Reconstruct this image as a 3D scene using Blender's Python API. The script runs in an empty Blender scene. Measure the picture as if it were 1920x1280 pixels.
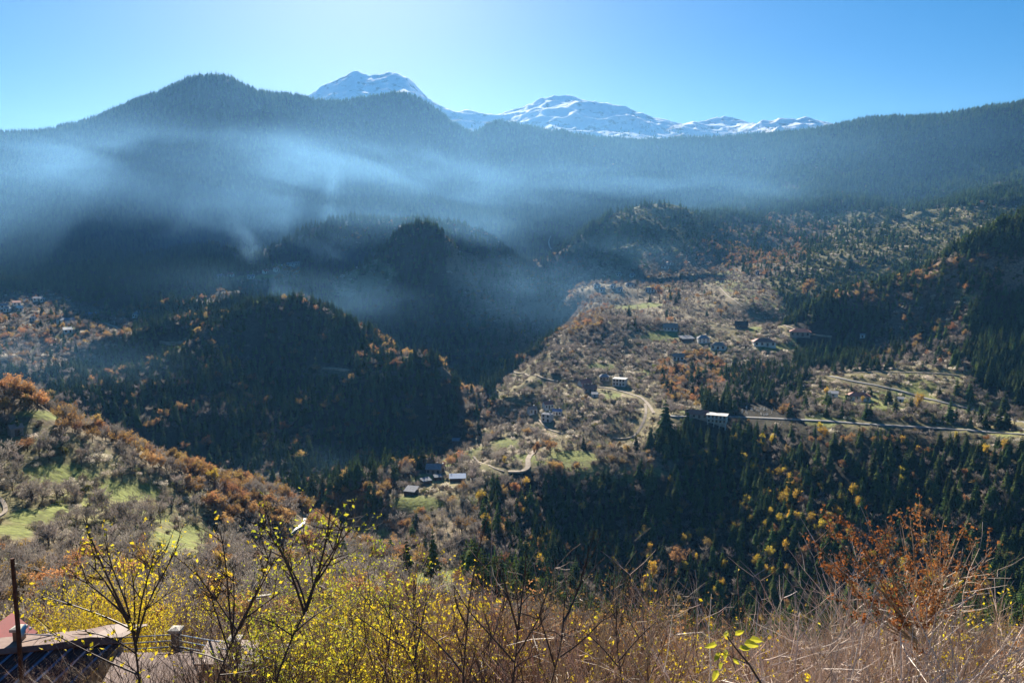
import bpy, math, random
import numpy as np
from mathutils import Vector, Matrix
rad = math.radians
C = bpy.context.scene.collection
scn = bpy.context.scene

# ---------------------------------------------------------------- camera, sky, sun, exposure
PITCH = rad(7.25); FPX = 1493.0; APEX = 25.0
cam_d = bpy.data.cameras.new('camera'); cam = bpy.data.objects.new('camera', cam_d); C.objects.link(cam)
cam.location = (0, 0, 0); cam.rotation_euler = (rad(90)-PITCH, 0, 0)
cam_d.sensor_width = 36; cam_d.lens = 36*FPX/1920; cam_d.clip_start = .1; cam_d.clip_end = 60000
scn.camera = cam
SUN_EL, SUN_AZ = rad(25.5), rad(-10.5)
SUN_DIR = Vector((math.sin(SUN_AZ)*math.cos(SUN_EL), math.cos(SUN_AZ)*math.cos(SUN_EL), math.sin(SUN_EL)))
world = bpy.data.worlds.new('World'); scn.world = world; world.use_nodes = True
wn = world.node_tree; wn.nodes.clear()
sky = wn.nodes.new('ShaderNodeTexSky'); sky.sky_type = 'NISHITA'; sky.sun_disc = False
sky.sun_elevation = SUN_EL; sky.sun_rotation = SUN_AZ; sky.altitude = 1000; sky.air_density = 1.0; sky.dust_density = .8; sky.ozone_density = 4
hs = wn.nodes.new('ShaderNodeHueSaturation'); hs.inputs['Saturation'].default_value = 1.42; hs.inputs['Hue'].default_value = .499
bg = wn.nodes.new('ShaderNodeBackground'); bg.inputs['Strength'].default_value = .034
wo = wn.nodes.new('ShaderNodeOutputWorld')
wn.links.new(sky.outputs[0], hs.inputs['Color']); wn.links.new(hs.outputs[0], bg.inputs[0]); wn.links.new(bg.outputs[0], wo.inputs[0])
sl = bpy.data.lights.new('sun', 'SUN'); sl.energy = 5.0; sl.angle = rad(.5); sl.color = (1, .9, .76)
sun = bpy.data.objects.new('sun', sl); C.objects.link(sun); sun.rotation_euler = SUN_DIR.to_track_quat('Z', 'Y').to_euler()
scn.view_settings.view_transform = 'Standard'; scn.view_settings.look = 'None'; scn.view_settings.gamma = 1
scn.view_settings.exposure = 1.45
cy = scn.cycles
cy.max_bounces = 5; cy.diffuse_bounces = 2; cy.glossy_bounces = 2; cy.transmission_bounces = 3; cy.transparent_max_bounces = 8
cy.volume_bounces = 0; cy.use_denoising = True; cy.use_adaptive_sampling = True; cy.adaptive_threshold = .015
cy.caustics_reflective = False; cy.caustics_refractive = False
cy.volume_max_steps = 256; cy.volume_step_rate = 1.0
cy.sample_clamp_indirect = 4

# ---------------------------------------------------------------- helpers
class MB:
    """collects geometry, then links it as ONE mesh object"""
    def __init__(s): s.v = []; s.f = []; s.m = []
    def add(s, v, f, m=0):
        o = len(s.v); s.v.extend([tuple(p) for p in v]); s.f.extend([tuple(i+o for i in q) for q in f]); s.m.extend([m]*len(f))
    def tube(s, pts, rs, n=5, m=0, cap=True):
        pts = [Vector(p) for p in pts]; V = []; F = []
        for i, p in enumerate(pts):
            d = (pts[min(i+1, len(pts)-1)]-pts[max(i-1, 0)]); d = d.normalized() if d.length > 1e-9 else Vector((0, 0, 1))
            a = d.cross(Vector((.31, .2, .93)) if abs(d.z) < .9 else Vector((1, 0, 0))).normalized(); b = d.cross(a)
            for k in range(n):
                t = 2*math.pi*k/n; V.append(p+(a*math.cos(t)+b*math.sin(t))*rs[i])
        for i in range(len(pts)-1):
            for k in range(n):
                F.append((i*n+k, i*n+(k+1) % n, (i+1)*n+(k+1) % n, (i+1)*n+k))
        if cap: F.append(tuple(range(n))[::-1]); F.append(tuple(range((len(pts)-1)*n, len(pts)*n)))
        s.add(V, F, m)
    def box(s, c, h, m=0, R=None):
        V = []
        for z in (-1, 1):
            for x, y in ((-1, -1), (1, -1), (1, 1), (-1, 1)):
                p = Vector((x*h[0], y*h[1], z*h[2]))
                if R is not None: p = R @ p
                V.append(p+Vector(c))
        s.add(V, [(3, 2, 1, 0), (4, 5, 6, 7), (0, 1, 5, 4), (1, 2, 6, 5), (2, 3, 7, 6), (3, 0, 4, 7)], m)
    def leaf(s, p, size, rng, m=0, up=None, asp=.6):
        a = Vector((rng.gauss(0, 1), rng.gauss(0, 1), rng.gauss(0, 1))).normalized() if up is None else up
        b = a.cross(Vector((rng.gauss(0, 1), rng.gauss(0, 1), rng.gauss(0, 1)))).normalized()
        p = Vector(p); h = size*.5; n = a.cross(b)*h*.25
        s.add([p-a*h, p+b*h*asp+n, p+a*h, p-b*h*asp+n], [(0, 1, 2, 3)], m)
    def mesh(s, name, mats, smooth=False):
        me = bpy.data.meshes.new(name); me.from_pydata(s.v, [], s.f); me.update()
        for m in mats: me.materials.append(m)
        me.polygons.foreach_set('material_index', s.m)
        if smooth: me.polygons.foreach_set('use_smooth', [True]*len(s.f))
        return me
    def build(s, name, mats, parent=None, smooth=False):
        if not isinstance(mats, (list, tuple)): mats = [mats]
        return link(name, s.mesh(name, mats, smooth), parent)
def link(name, me, parent=None, loc=None):
    o = bpy.data.objects.new(name, me); C.objects.link(o)
    if parent is not None: o.parent = parent
    if loc is not None: o.location = loc
    return o
def tag(o, label=None, cat=None, group=None, kind=None):
    if label: o['label'] = label
    if cat: o['category'] = cat
    if group: o['group'] = group
    if kind: o['kind'] = kind
    return o
def thing(name, label, cat, loc=(0, 0, 0), rz=0, group=None):
    o = link(name, None, None, loc); o.rotation_euler = (0, 0, rz); return tag(o, label, cat, group)

def mat(name, col, rough=.8, var=0., nscale=1., col2=None, trans=0., spec=.2, metal=0., rand=0., bump=0., tcol=None):
    """procedural surface: two tones through noise, per-object variation, optional light passing through leaves"""
    m = bpy.data.materials.new(name); m.use_nodes = True; nt = m.node_tree; N = nt.nodes; Lk = nt.links
    b = N['Principled BSDF']; out = N['Material Output']
    b.inputs['Roughness'].default_value = rough; b.inputs['Specular IOR Level'].default_value = spec; b.inputs['Metallic'].default_value = metal
    mix = N.new('ShaderNodeMix'); mix.data_type = 'RGBA'; mix.inputs[6].default_value = (*col, 1); mix.inputs[7].default_value = (*(col2 or tuple(min(1, c*(1-var)) for c in col)), 1)
    tc = N.new('ShaderNodeTexCoord'); no = N.new('ShaderNodeTexNoise'); no.inputs['Scale'].default_value = nscale; no.inputs['Detail'].default_value = 4
    Lk.new(tc.outputs['Object'], no.inputs['Vector'])
    rm = N.new('ShaderNodeMapRange'); rm.inputs[1].default_value = .35; rm.inputs[2].default_value = .65
    Lk.new(no.outputs['Fac'], rm.inputs[0]); Lk.new(rm.outputs[0], mix.inputs[0]); c = mix.outputs[2]
    if rand:
        oi = N.new('ShaderNodeObjectInfo'); h = N.new('ShaderNodeHueSaturation')
        r1 = N.new('ShaderNodeMapRange'); r1.inputs[3].default_value = 1-rand; r1.inputs[4].default_value = 1+rand; Lk.new(oi.outputs['Random'], r1.inputs[0]); Lk.new(r1.outputs[0], h.inputs['Value'])
        mu = N.new('ShaderNodeMath'); mu.operation = 'MULTIPLY'; mu.inputs[1].default_value = 7.31; Lk.new(oi.outputs['Random'], mu.inputs[0])
        fr = N.new('ShaderNodeMath'); fr.operation = 'FRACT'; Lk.new(mu.outputs[0], fr.inputs[0])
        r2 = N.new('ShaderNodeMapRange'); r2.inputs[3].default_value = .5-.06*rand; r2.inputs[4].default_value = .5+.06*rand; Lk.new(fr.outputs[0], r2.inputs[0]); Lk.new(r2.outputs[0], h.inputs['Hue'])
        Lk.new(c, h.inputs['Color']); c = h.outputs[0]
    Lk.new(c, b.inputs['Base Color'])
    if bump:
        bp = N.new('ShaderNodeBump'); bp.inputs['Strength'].default_value = bump; Lk.new(no.outputs['Fac'], bp.inputs['Height']); Lk.new(bp.outputs[0], b.inputs['Normal'])
    if trans:
        t = N.new('ShaderNodeBsdfTranslucent'); ms = N.new('ShaderNodeMixShader'); ms.inputs[0].default_value = trans
        if tcol:
            g = N.new('ShaderNodeMix'); g.data_type = 'RGBA'; g.blend_type = 'MULTIPLY'; g.inputs[0].default_value = 1; g.inputs[7].default_value = (*tcol, 1); Lk.new(c, g.inputs[6]); Lk.new(g.outputs[2], t.inputs[0])
        else: Lk.new(c, t.inputs[0])
        Lk.new(b.outputs[0], ms.inputs[1]); Lk.new(t.outputs[0], ms.inputs[2]); Lk.new(ms.outputs[0], out.inputs['Surface'])
    return m
M = {}
M['bark'] = mat('bark', (.10, .075, .055), .9, .5, 6, spec=.05)
M['needle'] = mat('needles', (.045, .08, .03), .9, .5, .8, col2=(.12, .15, .04), trans=.4, rand=.45, tcol=(1.1, 1.4, .5), spec=.02)
M['twig'] = mat('twigs', (.30, .26, .225), .85, .4, 1.5, rand=.4, trans=.45, spec=.05)
M['darktwig'] = mat('dark_twigs', (.11, .075, .06), .85, .4, 1.5, rand=.3, trans=.1, spec=.1)
M['orange'] = mat('rust_leaves', (.52, .30, .085), .8, .4, .9, col2=(.34, .21, .09), trans=.5, rand=.4, spec=.03)
M['yellow'] = mat('yellow_leaves', (.78, .56, .05), .8, .3, .9, trans=.5, rand=.25, spec=.03)
M['brownbush'] = mat('brown_brush', (.33, .27, .20), .9, .5, .8, col2=(.14, .125, .07), trans=.3, rand=.6, spec=.03)
M['greenbush'] = mat('green_brush', (.14, .17, .045), .8, .5, .8, col2=(.23, .22, .06), trans=.45, rand=.5, spec=.03)
M['palebush'] = mat('pale_seed_heads', (.80, .73, .62), .9, .3, .8, col2=(.55, .48, .38), trans=.5, rand=.3, spec=.03)

# ---------------------------------------------------------------- terrain: one height field through sighted ground points
CP, SP = math.cos(PITCH), math.sin(PITCH)
def ray(px, py):
    a = (np.asarray(px, float)-960)/FPX; b = (640-np.asarray(py, float))/FPX
    Y = CP + b*SP; Z = b*CP - SP
    return a/Y, Z/Y
def pix(x, y, z):
    f = y*CP - z*SP; up = y*SP + z*CP
    return 960 + FPX*x/f, 640 - FPX*up/f
# measured terrain heights: (px, py, forward distance) sightings of bare ground, taken from the survey of the view
CREST = [  # ridge lines: ground falls away behind them; (drop in rows, reach behind as a share of the distance)
 (40, .12, [(-300,700,400),(-120,735,410),(0,748,415),(60,753,415),(110,782,420),(180,808,430),(260,833,440),(330,866,450),(400,898,460),(470,920,480),(540,945,500),(600,990,510),(640,1020,500)]),
 (14, .06, [(270,622,960),(330,600,976),(400,580,991),(470,560,1002),(550,547,1012),(600,560,1007),(640,582,996),(700,625,970),(760,665,934),(820,693,898),(858,725,866),(885,768,830),(893,803,788),(880,843,752)]),
 (10, .05, [(560,548,1000),(500,563,985),(430,593,960),(380,622,930),(330,652,900),(270,682,880),(200,712,860)]),
 (20, .06, [(600,530,1640),(650,515,1630),(700,486,1620),(745,452,1610),(790,424,1600),(832,440,1590),(868,485,1560),(900,535,1500),(940,568,1470),(985,600,1430),(1012,640,1350),(1037,672,1250)]),
 (14, .06, [(480,480,2000),(540,455,2000),(600,428,2000),(690,408,2050),(750,413,2000),(850,430,1950),(930,455,1900),(980,490,1850),(1030,530,1750)]),
 (18, .07, [(1290,392,2250),(1220,382,2270),(1160,407,2250),(1100,432,2200),(1055,472,2120)]),
 (30, .10, [(2250,330,1020),(2080,370,1040),(1920,425,1050),(1850,455,1060),(1780,484,1080),(1740,508,1100),(1690,528,1120),(1600,548,1130),(1540,572,1130),(1500,600,1130)]),
 (40, .10, [(-300,290,3375),(-100,272,3375),(0,254,3375),(90,258,3375),(130,246,3340),(180,225,3200),(260,190,3112),(325,167,3095),(342,157,3060),(366,147,3025),(390,150,3025),(414,147,3025),(434,152,3025),(452,164,3025),(480,175,3112),(560,183,3200),(620,196,3288),(700,195,3375),(780,194,3462),(818,210,3550),(850,240,3725)]),
 (45, .12, [(900,254,3300),(1000,264,3500),(1200,270,3600),(1400,262,3600),(1530,250,3500),(1590,236,3400),(1640,226,3300),(1750,221,3200),(1920,197,3000),(2100,185,2900),(2300,190,2800)]),
 (70, .20, [(-300,330,7000),(0,330,7000),(300,300,7000),(480,240,7000),(560,203,7000),(600,178,7000),(640,158,7000),(665,147,7000),(700,150,7000),(745,143,7000),(775,158,7000),(800,183,7000),(820,196,7000),(850,208,7000),(880,200,7000),(900,210,7000),(925,218,7000),(960,208,7000),(1010,200,7000),(1045,190,7000),(1080,188,7000),(1120,203,7000),(1160,210,7000),(1190,212,7000),(1240,232,7000),(1270,238,7000),(1330,225,7000),(1370,221,7000),(1400,227,7000),(1440,228,7000),(1500,237,7000),(1540,247,7000),(1700,260,7000),(2000,255,7000),(2300,260,7000)]),
 (16, .06, [(1030,662,1020),(975,705,935),(930,760,840),(880,800,790),(850,845,720)]),
]
PTS = [
 (0,800,385),(200,880,390),(-150,900,330),(0,900,330),(200,950,350),(400,960,420),(-150,1000,270),(0,1000,270),(200,1050,280),(400,1040,330),(0,1090,210),(200,1120,230),(400,1120,250),
 (570,985,560),(600,955,600),(500,1050,400),(620,1060,400),(700,1075,345),(850,1082,345),(760,1100,310),(800,1130,280),(600,1130,260),
 (640,960,580),(700,960,560),(700,1020,480),(780,882,640),(820,912,600),(750,930,585),(820,990,520),(870,945,560),(800,1030,470),(900,1010,490),
 (900,872,690),(1000,883,640),(1060,855,680),(1150,850,690),(950,832,720),(1020,792,780),(940,770,830),(1100,780,790),(1200,790,765),(1190,822,735),(1250,785,730),(1330,795,720),
 (1060,717,910),(1160,728,890),(1230,752,820),(1100,665,1020),(1200,645,1080),(1250,637,1100),(1060,640,1100),
 (1150,600,1250),(1085,600,1300),(1092,580,1400),(1165,590,1300),(1165,572,1400),(1240,582,1300),(1240,566,1400),(1062,618,1220),(1300,600,1200),(1400,612,1150),(1430,648,1050),(1500,632,1080),(1060,565,1500),(1200,535,1650),(1300,545,1500),(1400,575,1300),(1100,535,1700),(1250,512,1800),(1350,485,1900),(1350,430,2200),
 (1450,470,2000),(1550,480,1700),(1600,440,2000),(1700,430,2000),(1900,370,2100),(1560,350,2700),(1750,320,2700),(1900,290,2700),(2200,330,2300),(1350,370,2900),(1450,400,2450),
 (1200,450,2000),(1100,492,1900),(1300,460,1950),(1200,320,3100),(1400,320,3100),(1000,320,3050),
 (1038,495,2050),(1020,440,2500),(1000,400,2750),
 (700,375,2938),(850,350,3288),(600,380,2588),
 (0,400,2588),(200,400,2500),(400,400,2412),(400,250,2762),(200,300,2850),(0,530,1700),(200,515,1750),(400,470,1888),(600,300,2850),(540,235,2885),(640,320,2588),(-250,450,2325),
 (-250,640,1150),(0,607,1150),(60,592,1180),(130,612,1100),(220,617,1050),(120,642,1000),(0,645,1010),(0,690,900),(-200,690,900),(100,695,880),(400,530,1400),(480,522,1460),(560,507,1520),
 (300,565,1250),(180,582,1250),
 (400,645,918),(550,620,955),(330,715,830),(450,725,840),(600,700,866),(660,702,861),(750,705,856),(700,780,794),(600,800,783),(500,830,752),(400,820,747),(750,860,742),(650,890,716),(560,890,705),(820,870,710),(100,745,800),(200,785,750),(300,830,720),
 (800,550,1490),(750,600,1430),(850,620,1380),(800,680,1290),(900,690,1250),(700,560,1500),(650,570,1520),(960,690,1210),
 (1000,560,1620),(960,530,1700),
 (1600,610,1080),(1750,600,1020),(1900,570,980),(1600,660,1030),(1700,670,940),(1900,660,900),(2100,600,920),(1600,705,880),(1790,702,860),(1600,747,800),(1750,745,805),(1920,792,700),(1370,783,745),(1500,790,720),(1650,798,690),(1920,815,640),(2150,830,620),(1500,735,835),(1450,705,920),(1350,720,890),(1560,707,890),
 (1400,850,680),(1600,865,640),(1900,885,590),(1200,888,650),(1300,960,620),(1500,960,598),(1700,960,582),(1900,960,560),(2150,960,560),(1050,940,620),(1000,1000,575),(1200,1030,570),(1400,1060,548),(1600,1060,532),(1900,1060,515),(2200,1080,500),(1100,1110,520),(1300,1160,495),(1500,1160,480),(1800,1160,465),
]
WORLD = []  # x, y, z
for u in (-1.3,-.9,-.6,-.3,0,.3,.6,.9,1.3):
    for y, z in ((-22,-1.5),(-12,-3.),(0,-5.6),(8,-8.6),(16,-11.4),(30,-18.7),(60,-36.5),(100,-61)):
        WORLD.append((u*(y+APEX), y, z))
for u, y, z in ((.0,160,-92),(.3,160,-98),(.6,160,-98),(.9,160,-90),(0.1,230,-122),(.4,250,-140),(.7,250,-135),(-.4,140,-78),(-.2,160,-88),(-.8,130,-68),
                (.1,380,-200),(.35,370,-200),(.0,440,-205),(.3,300,-175),(.6,380,-200)):
    WORLD.append((u*y, y, z))
for u in (-1.3,-.6,0,.6,1.3):
    WORLD.append((u*12000, 12000, 700)); 
for u in (-.45,-.2,0,.2,.4,.7):
    WORLD.append((u*5200, 5200, 560)); WORLD.append((u*4300, 4300, 420))

def build():
    P = []
    def sight(px, py, D):
        u, t = ray(px, py); P.append((u*D, D, t*D))
    for drop, reach, line in CREST:
        for (a, b) in zip(line[:-1], line[1:]):
            n = max(1, int(abs(b[0]-a[0])/70 + abs(b[1]-a[1])/70))
            for k in range(n):
                s = k/n; q = [a[i]*(1-s)+b[i]*s for i in range(3)]
                sight(*q); sight(q[0], q[1]+drop, q[2]*(1+reach))
        sight(*line[-1]); sight(line[-1][0], line[-1][1]+drop, line[-1][2]*(1+reach))
    for q in PTS: sight(*q)
    P += WORLD
    return np.array(P)
def kern(d2): return d2*np.log(np.sqrt(d2)+1e-9)
class Surf:
    def __init__(s):
        P = build(); s.P = P
        s.C = np.stack([P[:,0]/(P[:,1]+APEX), np.log(P[:,1]+APEX)*1.0], 1)
        v = P[:,2]/(P[:,1]+APEX)
        n = len(v); d2 = ((s.C[:,None]-s.C[None])**2).sum(2)
        A = np.zeros((n+3,n+3)); A[:n,:n] = kern(d2) + np.eye(n)*2e-5
        Q = np.c_[np.ones(n), s.C]; A[:n,n:] = Q; A[n:,:n] = Q.T
        s.w = np.linalg.solve(A, np.r_[v, 0,0,0])
    def base(s, u, L):
        sh = u.shape; u=u.ravel(); L=L.ravel(); out = np.empty(len(u)); n=len(s.C)
        for i in range(0,len(u),20000):
            c = np.stack([u[i:i+20000],L[i:i+20000]],1)
            d2 = ((c[:,None]-s.C[None])**2).sum(2)
            out[i:i+20000] = kern(d2)@s.w[:n] + s.w[n] + c@s.w[n+1:]
        return out.reshape(sh)
def hashn(i, j, seed):
    n = (i.astype(np.int64)*374761393 + j.astype(np.int64)*668265263 + seed*1442695041) & 0xffffffff
    n = ((n ^ (n>>13))*1274126177) & 0xffffffff
    n = (n ^ (n>>16)) & 0xffffffff
    return n/4294967295.0
def vnoise(x, y, seed=0):
    i=np.floor(x); j=np.floor(y); fx=x-i; fy=y-j
    fx=fx*fx*fx*(fx*(fx*6-15)+10); fy=fy*fy*fy*(fy*(fy*6-15)+10)
    a=hashn(i,j,seed); b=hashn(i+1,j,seed); c=hashn(i,j+1,seed); d=hashn(i+1,j+1,seed)
    return (a*(1-fx)+b*fx)*(1-fy)+(c*(1-fx)+d*fx)*fy - .5
def relief(x, y):
    z = np.zeros_like(x); uu = x/np.maximum(y+APEX, 1)
    calm = 1-.85*np.clip((uu-.02)*20, 0, 1)*np.clip((.52-uu)*20, 0, 1)*np.clip((y-560)/120, 0, 1)*np.clip((2050-y)/200, 0, 1)
    calm = calm*(1-.6*np.clip((y-2500)/400, 0, 1))
    for k,(wl,amp) in enumerate(((420,.08),(210,.13),(105,.19),(52,.15),(26,.07),(12,.05),(6,.05))):
        fade = np.clip((y/wl-2.5)/3, 0, 1)
        ca, sa = math.cos(k*1.1), math.sin(k*1.1)
        v = vnoise((x*ca+y*sa)/wl, (-x*sa+y*ca)/wl, k+3)
        if wl > 40: v = (.30-np.abs(v)*1.6)*.8   # gullied
        if wl > 40: v = v*calm
        z += v*wl*amp*fade
    far = np.clip((y-4500)/800,0,1)
    for k,(wl,amp) in enumerate(((900,.15),(450,.16),(230,.17),(110,.20),(60,.22),(35,.2))):
        v = vnoise(x/wl+.3, y/wl, k+33); z += far*(.28-np.abs(v)*1.7)*wl*amp
    return z
S = Surf()
def height(x, y):
    x = np.atleast_1d(np.asarray(x, float)); y = np.atleast_1d(np.asarray(y, float))
    ys = np.maximum(y, -24)+APEX
    return S.base(x/ys, np.log(ys))*ys + relief(x, y)
NU = 860
Yrow = np.concatenate([np.linspace(-22, 60, 45), np.exp(np.linspace(math.log(62), math.log(4500), 640)), np.linspace(4520, 7600, 170), np.linspace(7700, 12500, 18)]); NL = len(Yrow)
Ug = np.linspace(-1.02, 1.02, NU); Lg = np.log(Yrow+APEX)
UU, LL = np.meshgrid(Ug, Lg, indexing='ij'); Yg = np.exp(LL)-APEX; Xg = UU*(Yg+APEX)
Zg = S.base(UU, LL)*(Yg+APEX)+relief(Xg, Yg)
Tg = Zg/np.maximum(Yg, 1.0)
RM = np.maximum.accumulate(np.where(Yg > 60, Tg, -9), axis=1)     # skyline so far along each line of sight
def gridpos(x, y):
    u = x/(y+APEX); L = np.log(y+APEX)
    i = np.clip(((u-Ug[0])/(Ug[1]-Ug[0])).round().astype(int), 0, NU-1); j = np.clip(np.searchsorted(Lg, L)-1, 0, NL-2)
    return i, j
def gz(x, y):
    """bilinear height from the grid (fast)"""
    u = (x/(y+APEX)-Ug[0])/(Ug[1]-Ug[0]); L = np.log(y+APEX)
    i = np.clip(u.astype(int), 0, NU-2); j = np.clip(np.searchsorted(Lg, L)-1, 0, NL-2); a = u-i; b = (L-Lg[j])/(Lg[j+1]-Lg[j])
    return (Zg[i, j]*(1-a)+Zg[i+1, j]*a)*(1-b)+(Zg[i, j+1]*(1-a)+Zg[i+1, j+1]*a)*b
YR = np.exp(np.linspace(math.log(70), math.log(11000), 2600))
def hit(px, py):
    """first ground point on the line of sight"""
    u, t = ray(px, py); xs = u*YR; z = gz(xs, YR); k = np.argmax(z > t*YR)
    y0, y1 = YR[max(k-1, 0)], YR[k]
    for _ in range(12):
        ym = .5*(y0+y1)
        if gz(np.array([u*ym]), np.array([ym]))[0] > t*ym: y1 = ym
        else: y0 = ym
    return Vector((u*y1, y1, float(gz(np.array([u*y1]), np.array([y1]))[0])))

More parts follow.
